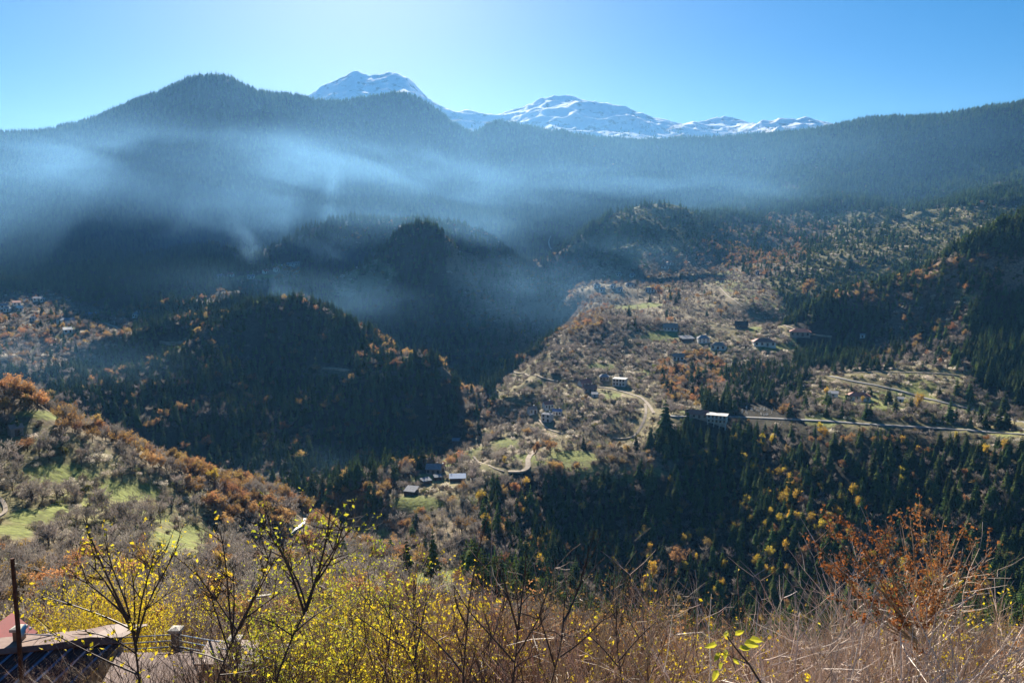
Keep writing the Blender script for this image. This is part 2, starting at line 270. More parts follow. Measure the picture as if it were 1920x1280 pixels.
# ---- zones of cover: polygon on the survey picture, depth range, share of each species, ground colour, where it is
# F fir, B bare tree, O rust tree, Y yellow tree, S brown brush, G green brush, P pale seed-head brush
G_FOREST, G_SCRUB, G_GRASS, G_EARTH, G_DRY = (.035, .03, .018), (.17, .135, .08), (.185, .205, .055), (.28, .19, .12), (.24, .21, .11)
ZONES = [
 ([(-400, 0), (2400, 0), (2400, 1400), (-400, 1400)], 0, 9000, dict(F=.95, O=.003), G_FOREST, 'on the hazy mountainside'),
 ([(-400, 200), (560, 100), (880, 210), (900, 330), (640, 420), (480, 480), (-400, 560)], 1700, 4600, dict(F=.95), G_FOREST, 'on the tall blue mountain under the smoke'),
 ([(1280, 440), (1500, 400), (1950, 380), (2400, 330), (2400, 520), (1700, 500), (1500, 560), (1330, 560), (1260, 500)], 1300, 2600, dict(F=.2, G=.66, S=.1, P=.06), (.17, .155, .07), 'on the sunlit slope behind the spur'),
 ([(1280, 480), (1330, 440), (1450, 400), (1560, 430), (1480, 510), (1380, 540), (1290, 530)], 1300, 2600, dict(F=.2, G=.2, S=.2, O=.2, B=.1), G_SCRUB, 'on the rusty strip above the far village'),
 ([(1040, 490), (1150, 395), (1220, 355), (1310, 370), (1330, 450), (1200, 490), (1090, 505)], 1700, 2600, dict(F=.16, G=.68, S=.12), (.15, .15, .07), 'on the green knoll beyond the far village'),
 ([(940, 460), (1060, 480), (1100, 500), (1060, 560), (1060, 640), (1030, 650), (985, 590), (930, 540), (880, 480)], 1300, 2300, dict(F=.35, B=.15, O=.15, S=.2, P=.05), G_SCRUB, 'along the upper ravine'),
 ([(640, 400), (760, 380), (900, 420), (990, 480), (1010, 530), (900, 480), (860, 450), (640, 470)], 1700, 2300, dict(F=.75, G=.1, O=.06, P=.05), (.06, .06, .035), 'on the ridge behind the peaked hill'),
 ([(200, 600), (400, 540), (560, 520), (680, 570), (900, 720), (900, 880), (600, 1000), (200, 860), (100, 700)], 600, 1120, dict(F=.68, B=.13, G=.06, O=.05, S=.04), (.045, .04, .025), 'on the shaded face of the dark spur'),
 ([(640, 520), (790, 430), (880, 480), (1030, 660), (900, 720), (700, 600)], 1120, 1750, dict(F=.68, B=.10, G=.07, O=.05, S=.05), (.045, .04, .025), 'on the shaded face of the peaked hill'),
 # village plain and slope
 ([(1040, 600), (1060, 530), (1120, 495), (1300, 478), (1420, 520), (1480, 570), (1500, 640), (1490, 700), (1360, 705), (1300, 780), (1200, 850), (1190, 870), (1010, 895), (920, 950), (860, 1050), (740, 1050), (700, 1000), (740, 900), (830, 830), (880, 790), (950, 710), (1030, 660)], 430, 2000,
  dict(B=.36, S=.38, P=.2, G=.08, O=.004), (.20, .17, .085), 'on the open village slope'),
 ([(1040, 600), (1060, 530), (1120, 495), (1300, 478), (1420, 520), (1480, 570), (1300, 600), (1130, 640)], 1100, 2000, dict(B=.5, S=.22, P=.08, O=.03, F=.02), (.22, .18, .11), 'in the orchards of the far village'),
 ([(1040, 600), (1070, 560), (1160, 560), (1130, 620), (1060, 670)], 1100, 1700, dict(B=.5, O=.22, S=.1), G_SCRUB, 'in the brown wood at the head of the ravine'),
 ([(1230, 680), (1330, 660), (1370, 700), (1340, 760), (1240, 760)], 700, 1100, dict(B=.35, O=.22, S=.2, F=.05), G_SCRUB, 'in the brown wood above the balconied house'),
 ([(1340, 690), (1500, 690), (1560, 780), (1370, 790)], 600, 1050, dict(F=.35, B=.25, S=.2, O=.03), G_FOREST, 'in the shaded hollow behind the hill road'),
 # peaked hill, edges
 ([(600, 530), (700, 480), (760, 520), (700, 560), (640, 560)], 1350, 1800, dict(F=.18, S=.4, P=.18, G=.1, O=.05), G_DRY, 'on the bald shoulder of the peaked hill'),
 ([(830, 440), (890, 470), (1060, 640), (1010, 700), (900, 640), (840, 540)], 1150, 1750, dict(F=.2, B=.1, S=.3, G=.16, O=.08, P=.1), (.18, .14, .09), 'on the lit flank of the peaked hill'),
 ([(860, 600), (1000, 620), (1030, 670), (900, 700)], 1100, 1500, dict(F=.34, B=.34, O=.18, Y=.02), G_SCRUB, 'at the foot of the peaked hill'),
 ([(560, 528), (500, 546), (430, 578), (380, 606), (330, 638), (270, 666), (200, 698), (205, 716), (275, 692), (340, 662), (390, 630), (440, 602), (510, 572), (565, 554)], 800, 1080, dict(F=.42, G=.35, O=.14, P=.03), (.11, .10, .05), 'on the lit side ridge of the dark spur'),  # lighter brush and ground colour stand in for sunlight along this crest
 ([(560, 685), (700, 690), (870, 684), (872, 702), (760, 716), (640, 712), (560, 702)], 760, 960, dict(F=.4, G=.3, O=.18), (.12, .10, .06), 'along the track cut across the dark spur'),  # paler cover paints a sunlit line across the spur
 # left village terrace
 ([(-400, 560), (60, 550), (250, 590), (250, 640), (120, 690), (-400, 720)], 850, 1500, dict(B=.3, S=.2, P=.1, O=.08, F=.08), (.14, .12, .08), 'around the hazy village on the terrace'),
 ([(250, 590), (420, 540), (560, 490), (700, 460), (700, 480), (560, 520), (440, 560), (270, 610)], 1150, 1750, dict(B=.2, O=.3, F=.12, P=.1, S=.1), (.2, .16, .1), 'on the lit crest by the smoke'),
 ([(270, 580), (420, 530), (540, 525), (560, 545), (420, 570), (290, 630)], 1150, 1400, dict(F=.65, O=.16, B=.05), G_FOREST, 'along the top of the dark spur'),
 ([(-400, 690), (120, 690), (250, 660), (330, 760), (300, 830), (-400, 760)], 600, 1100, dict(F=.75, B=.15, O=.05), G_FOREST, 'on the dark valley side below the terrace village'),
 ([(700, 570), (780, 640), (860, 700), (840, 720), (740, 680), (690, 620)], 900, 1250, dict(F=.28, O=.26, S=.3, P=.08), (.16, .12, .07), 'on the spine of the dark spur'),
 ([(880, 700), (940, 760), (880, 830), (840, 880), (760, 900), (700, 960), (640, 1000), (600, 960), (740, 880), (850, 800)], 500, 1000, dict(B=.5, O=.18, F=.1, S=.1), (.07, .055, .035), 'in the brown ravine wood'),
 # lower left hillside
 ([(-400, 700), (60, 730), (180, 790), (340, 850), (560, 930), (640, 1010), (700, 1060), (900, 1120), (900, 1400), (-400, 1400)], 130, 530, dict(B=.34, S=.42, G=.05, P=.16, O=.02), (.18, .16, .07), 'on the scrubby hillside above the brambles'),
 ([(-400, 700), (60, 730), (180, 790), (340, 850), (540, 930), (560, 960), (430, 930), (300, 880), (150, 820), (60, 790), (-400, 760)], 380, 560, dict(B=.36, O=.36, S=.15), G_SCRUB, 'along the crest of the scrubby hillside'),
 ([(430, 930), (560, 940), (640, 990), (600, 1040), (500, 1030), (400, 960)], 350, 620, dict(B=.5, O=.35, S=.1), G_SCRUB, 'in the rust brown wood beside the stream'),
 ([(620, 970), (900, 940), (1000, 1060), (900, 1110), (640, 1060)], 380, 640, dict(B=.5, S=.2, O=.08, F=.03, P=.05), G_SCRUB, 'in the bare wood below the hamlet'),
 # big spur on the right and its faces
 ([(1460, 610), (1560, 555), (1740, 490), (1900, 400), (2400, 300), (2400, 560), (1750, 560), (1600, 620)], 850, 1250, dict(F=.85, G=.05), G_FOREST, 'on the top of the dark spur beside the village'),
 ([(1560, 560), (1700, 500), (1930, 470), (2100, 520), (1930, 600), (1750, 560), (1600, 590)], 850, 1200, dict(F=.25, G=.25, S=.2, O=.1, B=.08), (.20, .13, .085), 'on the reddish shoulder of the spur'),
 ([(1700, 560), (1830, 540), (1860, 640), (1760, 690), (1600, 700), (1640, 640)], 750, 1100, dict(B=.25, S=.3, P=.1, O=.06, F=.12), (.12, .09, .06), 'in the brushy gully of the spur'),
 ([(1500, 690), (1840, 680), (1960, 800), (1960, 830), (1500, 790)], 560, 950, dict(B=.18, S=.38, P=.16, G=.1, F=.12), (.18, .155, .07), 'on the terraces between the hill roads'),
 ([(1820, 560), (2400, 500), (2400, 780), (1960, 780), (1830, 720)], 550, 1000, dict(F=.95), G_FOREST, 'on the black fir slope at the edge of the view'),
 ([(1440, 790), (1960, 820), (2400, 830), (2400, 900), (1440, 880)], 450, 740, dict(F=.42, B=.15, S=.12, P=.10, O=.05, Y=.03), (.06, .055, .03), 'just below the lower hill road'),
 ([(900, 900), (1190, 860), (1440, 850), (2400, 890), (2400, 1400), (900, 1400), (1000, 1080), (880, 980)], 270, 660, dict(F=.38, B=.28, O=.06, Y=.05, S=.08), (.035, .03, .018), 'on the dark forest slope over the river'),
 ([(1280, 830), (1480, 830), (1480, 900), (1280, 900)], 480, 700, dict(F=.25, B=.2, O=.15, Y=.28, S=.05), G_FOREST, 'in the golden strip of the dark forest slope'),
 ([(1330, 900), (1560, 870), (1640, 960), (1520, 1010), (1340, 1010)], 380, 620, dict(F=.32, B=.2, O=.1, Y=.14, S=.1), G_FOREST, 'in the golden strip of the dark forest slope'),
 ([(1240, 1040), (1400, 1030), (1400, 1100), (1240, 1100)], 300, 500, dict(F=.3, B=.25, O=.15, Y=.16), G_FOREST, 'at the foot of the dark forest slope'),
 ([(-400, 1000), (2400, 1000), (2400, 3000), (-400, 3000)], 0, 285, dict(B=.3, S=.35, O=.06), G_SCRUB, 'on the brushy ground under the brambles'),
 ([(990, 850), (1200, 840), (1290, 880), (1180, 910), (1010, 905)], 480, 720, dict(B=.35, S=.35, O=.1, F=.06), G_SCRUB, 'on the brow of the village slope'),
]
# meadows: ellipse on the survey picture, almost clear of trees
MEADOWS = [(115, 886, 78, 17), (240, 916, 68, 21), (60, 972, 50, 14), (345, 1003, 66, 18), (20, 1000, 45, 14), (110, 955, 30, 8), (340, 1030, 50, 14), (830, 1085, 75, 20), (730, 1070, 45, 12),
 (1240, 632, 45, 10), (955, 832, 32, 10), (1075, 857, 42, 11), (1130, 836, 24, 9), (817, 866, 26, 8), (978, 860, 24, 8), (1612, 750, 40, 7), (1660, 763, 44, 7), (1690, 735, 50, 4), (785, 945, 52, 14), (1412, 617, 18, 6),
 (118, 632, 16, 4), (1350, 650, 28, 6), (1460, 652, 45, 6), (1120, 690, 30, 6), (700, 1000, 26, 8), (890, 935, 26, 8), (1190, 575, 50, 5), (480, 520, 40, 4), (420, 524, 26, 4), (60, 775, 40, 6), (100, 782, 40, 5), (20, 830, 24, 7), (150, 1010, 24, 6), (1140, 740, 26, 6), (1010, 870, 14, 6)]
def inside(poly, px, py):
    r = np.zeros(px.shape, bool); n = len(poly)
    for k in range(n):
        (x0, y0), (x1, y1) = poly[k], poly[(k+1) % n]
        if y0 == y1: continue
        c = ((y0 > py) != (y1 > py)) & (px < (x1-x0)*(py-y0)/(y1-y0)+x0); r ^= c
    return r
def zones_of(x, y, z):
    px, py = pix(x, y, z)
    jx = vnoise(x/(.03*y+8), y/(.03*y+8), 5)*26; jy = vnoise(x/(.03*y+8), y/(.03*y+8), 6)*14
    zi = np.zeros(x.shape, int)
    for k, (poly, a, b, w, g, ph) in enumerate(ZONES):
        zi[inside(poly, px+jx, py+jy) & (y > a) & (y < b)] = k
    md = np.zeros(x.shape)
    for (cx, cy_, rx, ry) in MEADOWS:
        md = np.maximum(md, 1.35-((px+jx*.6-cx)/rx)**2-((py+jy*.5-cy_)/ry)**2)
    md = np.where((y > 190), md*(.75+1.1*vnoise(x/9, y/9, 71)+.9*vnoise(x/23, y/23, 72)), 0)
    return zi, np.clip(md*2, 0, 1), px, py

zi, md, PXg, PYg = zones_of(Xg, Yg, Zg)
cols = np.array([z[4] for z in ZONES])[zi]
n1 = vnoise(Xg/37, Yg/37, 11)+.5*vnoise(Xg/13, Yg/13, 12); n2 = vnoise(Xg/60, Yg/60, 13)+.6*vnoise(Xg/19, Yg/19, 14)
gr = np.clip(n2*5-.9, 0, 1)[..., None]*np.isin(zi, [k for k, z in enumerate(ZONES) if z[3].get('S', 0)+z[3].get('B', 0) > .35 and z[3].get('F', 0) < .15 and 'wood' not in z[5]])[..., None]
cols = cols*(1-gr*.75)+np.array((.20, .22, .06))*gr*.75
cols = cols*(1+.5*np.clip(n1, -.8, .8))[..., None]
cols = cols*(1-md[..., None])+np.array(G_GRASS)*(1+.35*n1[..., None])*md[..., None]
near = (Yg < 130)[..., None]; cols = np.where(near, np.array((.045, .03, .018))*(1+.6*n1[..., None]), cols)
# snow above the tree line of the far range
sl_ = np.gradient(Zg, axis=1)/np.maximum(np.gradient(Yg, axis=1), 1)
snow = np.clip((Yg-4300)/500, 0, 1)*np.clip((Zg-(470+220*vnoise(Xg/300, Yg/300, 21)+160*vnoise(Xg/90, Yg/90, 22)))/60, 0, 1)
cols = np.where((Yg > 4300)[..., None], np.array((.09, .075, .06)), cols)
terr = bpy.data.meshes.new('ground')
V = np.stack([Xg, Yg, Zg], -1).reshape(-1, 3).astype(np.float32)
idx = np.arange(NU*NL).reshape(NU, NL)
F = np.stack([idx[:-1, :-1], idx[1:, :-1], idx[1:, 1:], idx[:-1, 1:]], -1).reshape(-1, 4)
terr.vertices.add(len(V)); terr.vertices.foreach_set('co', V.ravel())
terr.loops.add(F.size); terr.loops.foreach_set('vertex_index', F.ravel().astype(np.int32))
terr.polygons.add(len(F)); terr.polygons.foreach_set('loop_start', np.arange(0, F.size, 4, dtype=np.int32)); terr.polygons.foreach_set('loop_total', np.full(len(F), 4, np.int32))
terr.polygons.foreach_set('use_smooth', np.ones(len(F), bool)); terr.update(calc_edges=True)
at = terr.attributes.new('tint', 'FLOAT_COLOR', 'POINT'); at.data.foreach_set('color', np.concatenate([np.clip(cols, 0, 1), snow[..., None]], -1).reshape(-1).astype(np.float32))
gm = bpy.data.materials.new('ground_cover'); gm.use_nodes = True; nt = gm.node_tree; N = nt.nodes; Lk = nt.links; b = N['Principled BSDF']
b.inputs['Roughness'].default_value = .95; b.inputs['Specular IOR Level'].default_value = .1
a_ = N.new('ShaderNodeAttribute'); a_.attribute_name = 'tint'; geo = N.new('ShaderNodeNewGeometry')
def gnoise(scale, detail=5):
    n = N.new('ShaderNodeTexNoise'); n.inputs['Scale'].default_value = scale; n.inputs['Detail'].default_value = detail; Lk.new(geo.outputs['Position'], n.inputs['Vector']); return n
nz, nz2 = gnoise(.35), gnoise(.05)
mr = N.new('ShaderNodeMapRange'); mr.inputs[1].default_value = .3; mr.inputs[2].default_value = .7; mr.inputs[3].default_value = .55; mr.inputs[4].default_value = 1.45; Lk.new(nz.outputs['Fac'], mr.inputs[0])
ml = N.new('ShaderNodeMix'); ml.data_type = 'RGBA'; ml.blend_type = 'MULTIPLY'; ml.inputs[0].default_value = 1; Lk.new(a_.outputs['Color'], ml.inputs[6]); Lk.new(mr.outputs[0], ml.inputs[7])
sn = N.new('ShaderNodeMix'); sn.data_type = 'RGBA'; sn.inputs[7].default_value = (.86, .88, .92, 1)
nf = gnoise(.012, 8); ms_ = N.new('ShaderNodeMath'); ms_.operation = 'MULTIPLY_ADD'; ms_.inputs[1].default_value = 9.; ms_.inputs[2].default_value = -4.95
Lk.new(nf.outputs['Fac'], ms_.inputs[0]); ad = N.new('ShaderNodeMath'); ad.operation = 'MULTIPLY_ADD'; ad.inputs[1].default_value = 1.9; ad.use_clamp = True
Lk.new(a_.outputs['Alpha'], ad.inputs[0]); Lk.new(ms_.outputs[0], ad.inputs[2])
gt = N.new('ShaderNodeMath'); gt.operation = 'MULTIPLY'; gt.use_clamp = True; st = N.new('ShaderNodeMath'); st.operation = 'GREATER_THAN'; st.inputs[1].default_value = .01; Lk.new(a_.outputs['Alpha'], st.inputs[0]); Lk.new(st.outputs[0], gt.inputs[0]); Lk.new(ad.outputs[0], gt.inputs[1])
Lk.new(gt.outputs[0], sn.inputs[0]); Lk.new(ml.outputs[2], sn.inputs[6]); Lk.new(sn.outputs[2], b.inputs['Base Color'])
bp = N.new('ShaderNodeBump'); bp.inputs['Strength'].default_value = .6; bp.inputs['Distance'].default_value = 1.2; Lk.new(nz.outputs['Fac'], bp.inputs['Height']); Lk.new(bp.outputs[0], b.inputs['Normal'])
terr.materials.append(gm)
ground = link('ground', terr); tag(ground, kind='structure')

# ---------------------------------------------------------------- roads, houses first note where they keep the view open
OPEN = []      # (px, py, half width px, reach m, D) sightings kept clear of trees
ROADS = [
 ([(962, 697), (985, 703), (1010, 708), (1047, 715)], 3.1, 'gravel'),
 ([(1085, 722), (1125, 726), (1150, 729), (1180, 738), (1205, 746), (1216, 757), (1226, 775)], 3.1, 'gravel'),
 ([(1210, 757), (1213, 775), (1203, 800), (1190, 819), (1165, 823), (1148, 820)], 2.8, 'gravel'),
 ([(1010, 786), (1020, 800), (1035, 808), (1055, 814)], 1.9, 'gravel'),
 ([(952, 884), (982, 884), (994, 876), (986, 862), (999, 848), (1006, 842)], 4.3, 'gravel'),
 ([(888, 856), (905, 868), (925, 878), (945, 884)], 1.9, 'gravel'),
 ([(1240, 781), (1310, 781), (1370, 781), (1440, 784), (1500, 787), (1560, 790), (1650, 797), (1750, 802), (1830, 808), (1940, 816)], 4.5, 'tar'),
 ([(1555, 705), (1600, 715), (1640, 722), (1690, 733), (1740, 748), (1800, 762), (1860, 777), (1940, 797)], 4.5, 'tar'),
 ([(1590, 700), (1640, 697), (1700, 698), (1760, 700), (1797, 704)], 2.5, 'gravel'),
 ([(1412, 594), (1435, 603), (1470, 612), (1490, 618), (1520, 627), (1560, 631)], 3.7, 'gravel'),
 ([(606, 690), (632, 691), (655, 695)], 3.7, 'gravel'), ([(834, 694), (866, 691)], 3.1, 'gravel'),
 ([(196, 606), (226, 618)], 4.3, 'gravel'), ([(12, 588), (52, 592)], 3.1, 'gravel'), ([(300, 641), (322, 643), (345, 640)], 3.7, 'gravel'),
 ([(-20, 925), (8, 940), (14, 960), (-15, 975)], 1.6, 'gravel'),
 ([(1340, 612), (1380, 618), (1410, 612)], 1.9, 'gravel'), ([(1350, 540), (1370, 560), (1392, 575)], 2.5, 'gravel'),
]
M['gravel'] = mat('pale_gravel', (.40, .33, .25), .9, .3, .3, col2=(.28, .23, .17))
M['tar'] = mat('worn_tarmac', (.24, .22, .20), .8, .3, .3, col2=(.2, .2, .2), spec=.4)
M['water'] = mat('white_water', (.4, .44, .46), .6, .4, .6, col2=(.12, .14, .14), spec=.3)
for (mx, my, rx, ry) in MEADOWS:
    if rx >= 35:
        for k in (-.55, 0, .55): p_ = hit(mx+k*rx, my); OPEN.append((mx+k*rx, my, rx*.3, 26, p_.y, p_.x+1e5))
def sample_line(pts, step=7.0):
    out = []
    for (a, b) in zip(pts[:-1], pts[1:]):
        n = max(1, int(math.hypot(b[0]-a[0], b[1]-a[1])/step))
        for k in range(n): out.append((a[0]+(b[0]-a[0])*k/n, a[1]+(b[1]-a[1])*k/n))
    return out+[pts[-1]]
def ribbon(name, pts, width, m, lift=.5, label=None):
    W = [hit(*q) for q in sample_line(pts)]
    for i, w in enumerate(W):
        q = pix(w.x, w.y, w.z); OPEN.append((float(q[0]), float(q[1]), 5.5, 45, w.y, w.x))
    # smooth
    for _ in range(2): W = [W[0]]+[(W[i-1]+W[i]*2+W[i+1])/4 for i in range(1, len(W)-1)]+[W[-1]]
    mb = MB(); V = []
    for i, w in enumerate(W):
        d = W[min(i+1, len(W)-1)]-W[max(i-1, 0)]; d.z = 0; d.normalize(); s = Vector((d.y, -d.x, 0))*width*(.5 if m != 'water' else .5*(.35+1.1*abs(math.sin(i*2.7))))
        a, c, e = w+s, w, w-s; hh = [float(gz(np.array([q.x]), np.array([q.y]))[0]) for q in (a, c, e)]; zc = max(hh[1], sum(hh)/3, w.z*0+hh[1])
        zt = .35*max(hh)+.65*zc+lift
        V += [Vector((a.x, a.y, min(hh[0], zt)-1.2)), Vector((a.x, a.y, zt)), Vector((c.x, c.y, zt+.05)), Vector((e.x, e.y, zt)), Vector((e.x, e.y, min(hh[2], zt)-1.2))]
    F = [(i*5+k, i*5+k+1, i*5+k+6, i*5+k+5) for i in range(len(W)-1) for k in range(4)]
    mb.add(V, F); o = mb.build(name, M[m]); tag(o, label, kind='structure'); return o
for pts, w, m in ROADS: ribbon('road' if m == 'tar' else 'track', pts, w, m)
for pts, w in (([(545, 1001), (560, 990), (573, 980), (580, 966), (590, 955)], 1.8), ([(1033, 442), (1026, 455), (1034, 468)], 3.5)):
    ribbon('stream', pts, w, 'water', .35)

# ---------------------------------------------------------------- houses
M['white'] = mat('limewash', (.74, .71, .65), .9, .15, .5, col2=(.62, .59, .53))
M['stone'] = mat('old_stone', (.34, .30, .25), .9, .3, 1.5, col2=(.22, .2, .17))
M['wood'] = mat('weathered_boards', (.14, .10, .075), .85, .4, 2.5)
M['redtile'] = mat('red_tiles', (.42, .15, .10), .7, .3, .8, col2=(.32, .14, .10), bump=.3)
M['tintile'] = mat('faded_tiles', (.40, .26, .20), .7, .3, .8, col2=(.3, .22, .18), bump=.3)
M['slate'] = mat('grey_slabs', (.30, .31, .33), .85, .3, .8, col2=(.2, .21, .23), spec=.12)
M['sheet'] = mat('zinc_sheet', (.24, .26, .29), .85, .3, .6, spec=.12)
M['bluesheet'] = mat('blue_sheet', (.10, .20, .38), .8, .2, .6, spec=.5)
M['glass'] = mat('dark_glass', (.03, .035, .04), .12, .2, 1, spec=.6)
M['frame'] = mat('painted_frame', (.55, .5, .45), .6, .2, 1)
M['concrete'] = mat('concrete', (.42, .38, .33), .9, .3, 3, col2=(.3, .26, .22), bump=.3)
def house(px, py, wpx, label, d=None, h=5.2, roof='gable', rm='redtile', wm='white', rot=0, cat='house', name='house', base=None, nwin=3, storeys=2, chimney=True, group=None, balcony=False, pitch=.36, stilts=0):
    p = hit(px, py); w = wpx*p.y/FPX; d = d or w*.75; h = h*1.
    OPEN.append((px, py, wpx*.5, 30, p.y, p.x))
    for k in (-.4, 0, .4): OPEN.append((px+k*wpx, py-2, 4, 28, p.y, p.x))
    rz = rad(rot)+math.atan2(-p.x, p.y); t = thing(name, label, cat, (p.x, p.y, p.z), rz, group)
    R = Matrix.Rotation(rz, 3, 'Z')
    low = min(float(gz(np.array([q.x]), np.array([q.y]))[0])-p.z for q in [p+R @ Vector((a*w/2, b*d, 0)) for a in (-1, 1) for b in (0, 1)])
    hi = float(gz(np.array([p.x]), np.array([p.y+d*.7]))[0])-p.z; z0 = max(0, hi*.5); z1 = z0+h
    mb = MB(); yc = d/2
    if stilts:
        mb.box((0, yc, (z0+stilts+z1)/2), (w/2, d/2, (z1-z0-stilts)/2))
        for a in (-.46, -.15, .15, .46):
            for b_ in (.06, .5): mb.box((a*w, d*b_, (z0+stilts+low-1)/2), (.35, .35, (z0+stilts-low+1)/2))
        mb.box((0, d*.75, (z0+stilts+low-1)/2), (w*.45, d*.2, (z0+stilts-low+1)/2))
    else: mb.box((0, yc, (low-1+z1)/2), (w/2, d/2, (z1-low+1)/2))
    if roof == 'gable':
        r = w*pitch*.5 if d > w else d*pitch; mb.add([(-w/2, 0, z1), (-w/2, d, z1), (-w/2, yc, z1+r), (w/2, 0, z1), (w/2, d, z1), (w/2, yc, z1+r)], [(0, 2, 1), (3, 4, 5)])
    mb.build('wall', M[wm], t)
    o = max(.4, w*.05); rb = MB(); tk = .22
    def slab(pts):
        n = len(pts); rb.add([(a, b_, c) for a, b_, c in pts]+[(a, b_, c+tk) for a, b_, c in pts], [tuple(range(n))[::-1], tuple(range(n, 2*n))]+[(k, (k+1) % n, n+(k+1) % n, n+k) for k in range(n)])
    if roof == 'gable':
        ze = z1-r*o/(d/2); slab([(-w/2-o, -o, ze), (w/2+o, -o, ze), (w/2+o, yc, z1+r), (-w/2-o, yc, z1+r)]); slab([(-w/2-o, yc, z1+r+.02), (w/2+o, yc, z1+r+.02), (w/2+o, d+o, ze), (-w/2-o, d+o, ze)])
    elif roof == 'hip':
        r = d*pitch; e = min(w*.32, d*.5); A = (-w/2-o, -o, z1), (w/2+o, -o, z1), (w/2+o, d+o, z1), (-w/2-o, d+o, z1); p1 = (-w/2+e, yc, z1+r); p2 = (w/2-e, yc, z1+r)
        rb.add([*A, p1, p2], [(0, 1, 5, 4), (1, 2, 5), (2, 3, 4, 5), (3, 0, 4), (3, 2, 1, 0)])
    elif roof == 'flat': slab([(-w/2-o, -o, z1), (w/2+o, -o, z1), (w/2+o, d+o, z1), (-w/2-o, d+o, z1)])
    else: slab([(-w/2-o, -o, z1-.3), (w/2+o, -o, z1-.3), (w/2+o, d+o, z1+d*pitch*.8), (-w/2-o, d+o, z1+d*pitch*.8)])
    ro = rb.build('roof', M[rm], t)
    if chimney and roof in ('gable', 'hip'):
        cb = MB(); cb.box((w*.22, yc+d*.1, z1+d*pitch), (.45, .45, 1.1)); cb.box((w*.22, yc+d*.1, z1+d*pitch+1.2), (.6, .6, .12)); cb.build('chimney', M[wm], ro)
    fh = (z1-z0-stilts)/storeys; sz = min(.22*fh+.3, w/nwin*.3)
    for s_ in range(storeys):
        for k in range(nwin):
            x = (k-(nwin-1)/2)*w/nwin; zc = z0+stilts+fh*(s_+.55)
            if s_ == 0 and k == nwin//2 and not stilts:
                db = MB(); db.box((x, -.04, z0+fh*.4), (sz*.9, .08, fh*.4)); dr = db.build('door', M['wood'], t); hb = MB(); hb.box((x+sz*.6, -.16, z0+fh*.4), (.06, .05, .12)); hb.build('handle', M['sheet'], dr); continue
            fb = MB()
            for (cx, cz, hx, hz) in ((-sz, 0, .1, sz*1.25+.1), (sz, 0, .1, sz*1.25+.1), (0, sz*1.25, sz-.1, .1), (0, -sz*1.25, sz-.1, .12)): fb.box((x+cx, -.05, zc+cz), (hx, .09, hz))
            f = fb.build('window', M['frame'], t); pb = MB(); pb.box((x, -.02, zc), (sz-.1, .06, sz*1.25-.1)); pb.build('pane', M['glass'], f)
    if balcony:
        bb = MB(); bz = z0+stilts+fh*(storeys-1)-.05; bb.box((0, -1.1, bz), (w/2+.3, 1.1, .12)); bb.box((0, -2.15, bz+1.05), (w/2+.3, .06, .06))
        for k in range(int(w/1.2)): bb.box((-w/2+k*1.2, -2.15, bz+.55), (.05, .05, .5))
        for a in (-1, -.33, .33, 1): bb.box((a*w/2, -2.1, (bz+z1)/2), (.14, .14, (z1-bz)/2-.05))
        bb.build('balcony', M['frame'], t)
    return t
def shed(px, py, wpx, label, **k):
    a = dict(h=3, roof='shed', rm='sheet', wm='wood', nwin=1, storeys=1, chimney=False, cat='shed', name='shed', pitch=.25); a.update(k); return house(px, py, wpx, label, **a)
house(1023, 791, 19, 'white two storey cube house with dark openings under a pale roof', h=7.5, d=8, roof='hip', rm='sheet', pitch=.15, rot=-25, nwin=2)
house(1000, 777, 16, 'small white house with a grey roof beside the white cube house', h=5, roof='gable', rm='tintile', rot=20, nwin=2, storeys=1)
house(1030, 768, 18, 'white walled house with a red roof behind the white cube house', h=5, roof='gable', rm='redtile', rot=25, storeys=1)
house(1044, 779, 17, 'house under a pale blue metal roof next to the white cube house', h=4, roof='gable', rm='bluesheet', rot=-10, storeys=1, pitch=.25)
house(1160, 724, 24, 'bright white two storey villa standing by the village track', h=8, roof='flat', rm='white', rot=-15, nwin=4)
house(1100, 725, 22, 'low house with a weathered red roof above its red roofed neighbour', h=4, roof='gable', rm='redtile', rot=30, storeys=1)
house(1107, 736, 24, 'red roofed house touching the vegetable terraces', h=4, roof='gable', rm='redtile', rot=10, storeys=1, wm='stone')
shed(1115, 744, 12, 'small white shed with a lit zinc roof under the red roofed houses', wm='white')
house(1133, 714, 18, 'stone cottage with a grey slab roof behind the bright villa', h=4, roof='hip', rm='slate', wm='stone', storeys=1)
shed(857, 832, 18, 'lone barn with a pale grey metal roof at the edge of the ravine', d=6)
house(812, 890, 28, 'long grey roofed farmhouse in the hamlet above the stream', h=4.5, roof='gable', rm='slate', wm='stone', storeys=1, rot=-12)
shed(822, 901, 14, 'low shed with a pale grey roof leaning on the hamlet farmhouse', rot=15)
shed(858, 903, 30, 'long shed with a dull blue roof at the edge of the hamlet', rm='bluesheet', d=7)
shed(767, 928, 22, 'dark open shed with a tilted slate grey roof below the hamlet', rm='slate', rot=-25, d=8)
shed(802, 908, 18, 'ramshackle low shed with a patched tin roof in the hamlet yard', rot=30)
house(828, 884, 12, 'tiny house with a rusty red roof behind the hamlet farmhouse', h=4, rm='redtile', roof='gable', storeys=1, nwin=2)
house(1343, 802, 36, 'large balconied house raised on pillars beside the tarred road', h=10.5, d=10, roof='flat', rm='white', wm='white', nwin=5, storeys=2, balcony=True, stilts=3.2, rot=-8)
house(1306, 785, 40, 'long brick coloured annex with a red roof next to the balconied house', h=4, roof='gable', rm='redtile', wm='concrete', storeys=1, nwin=4, d=8)
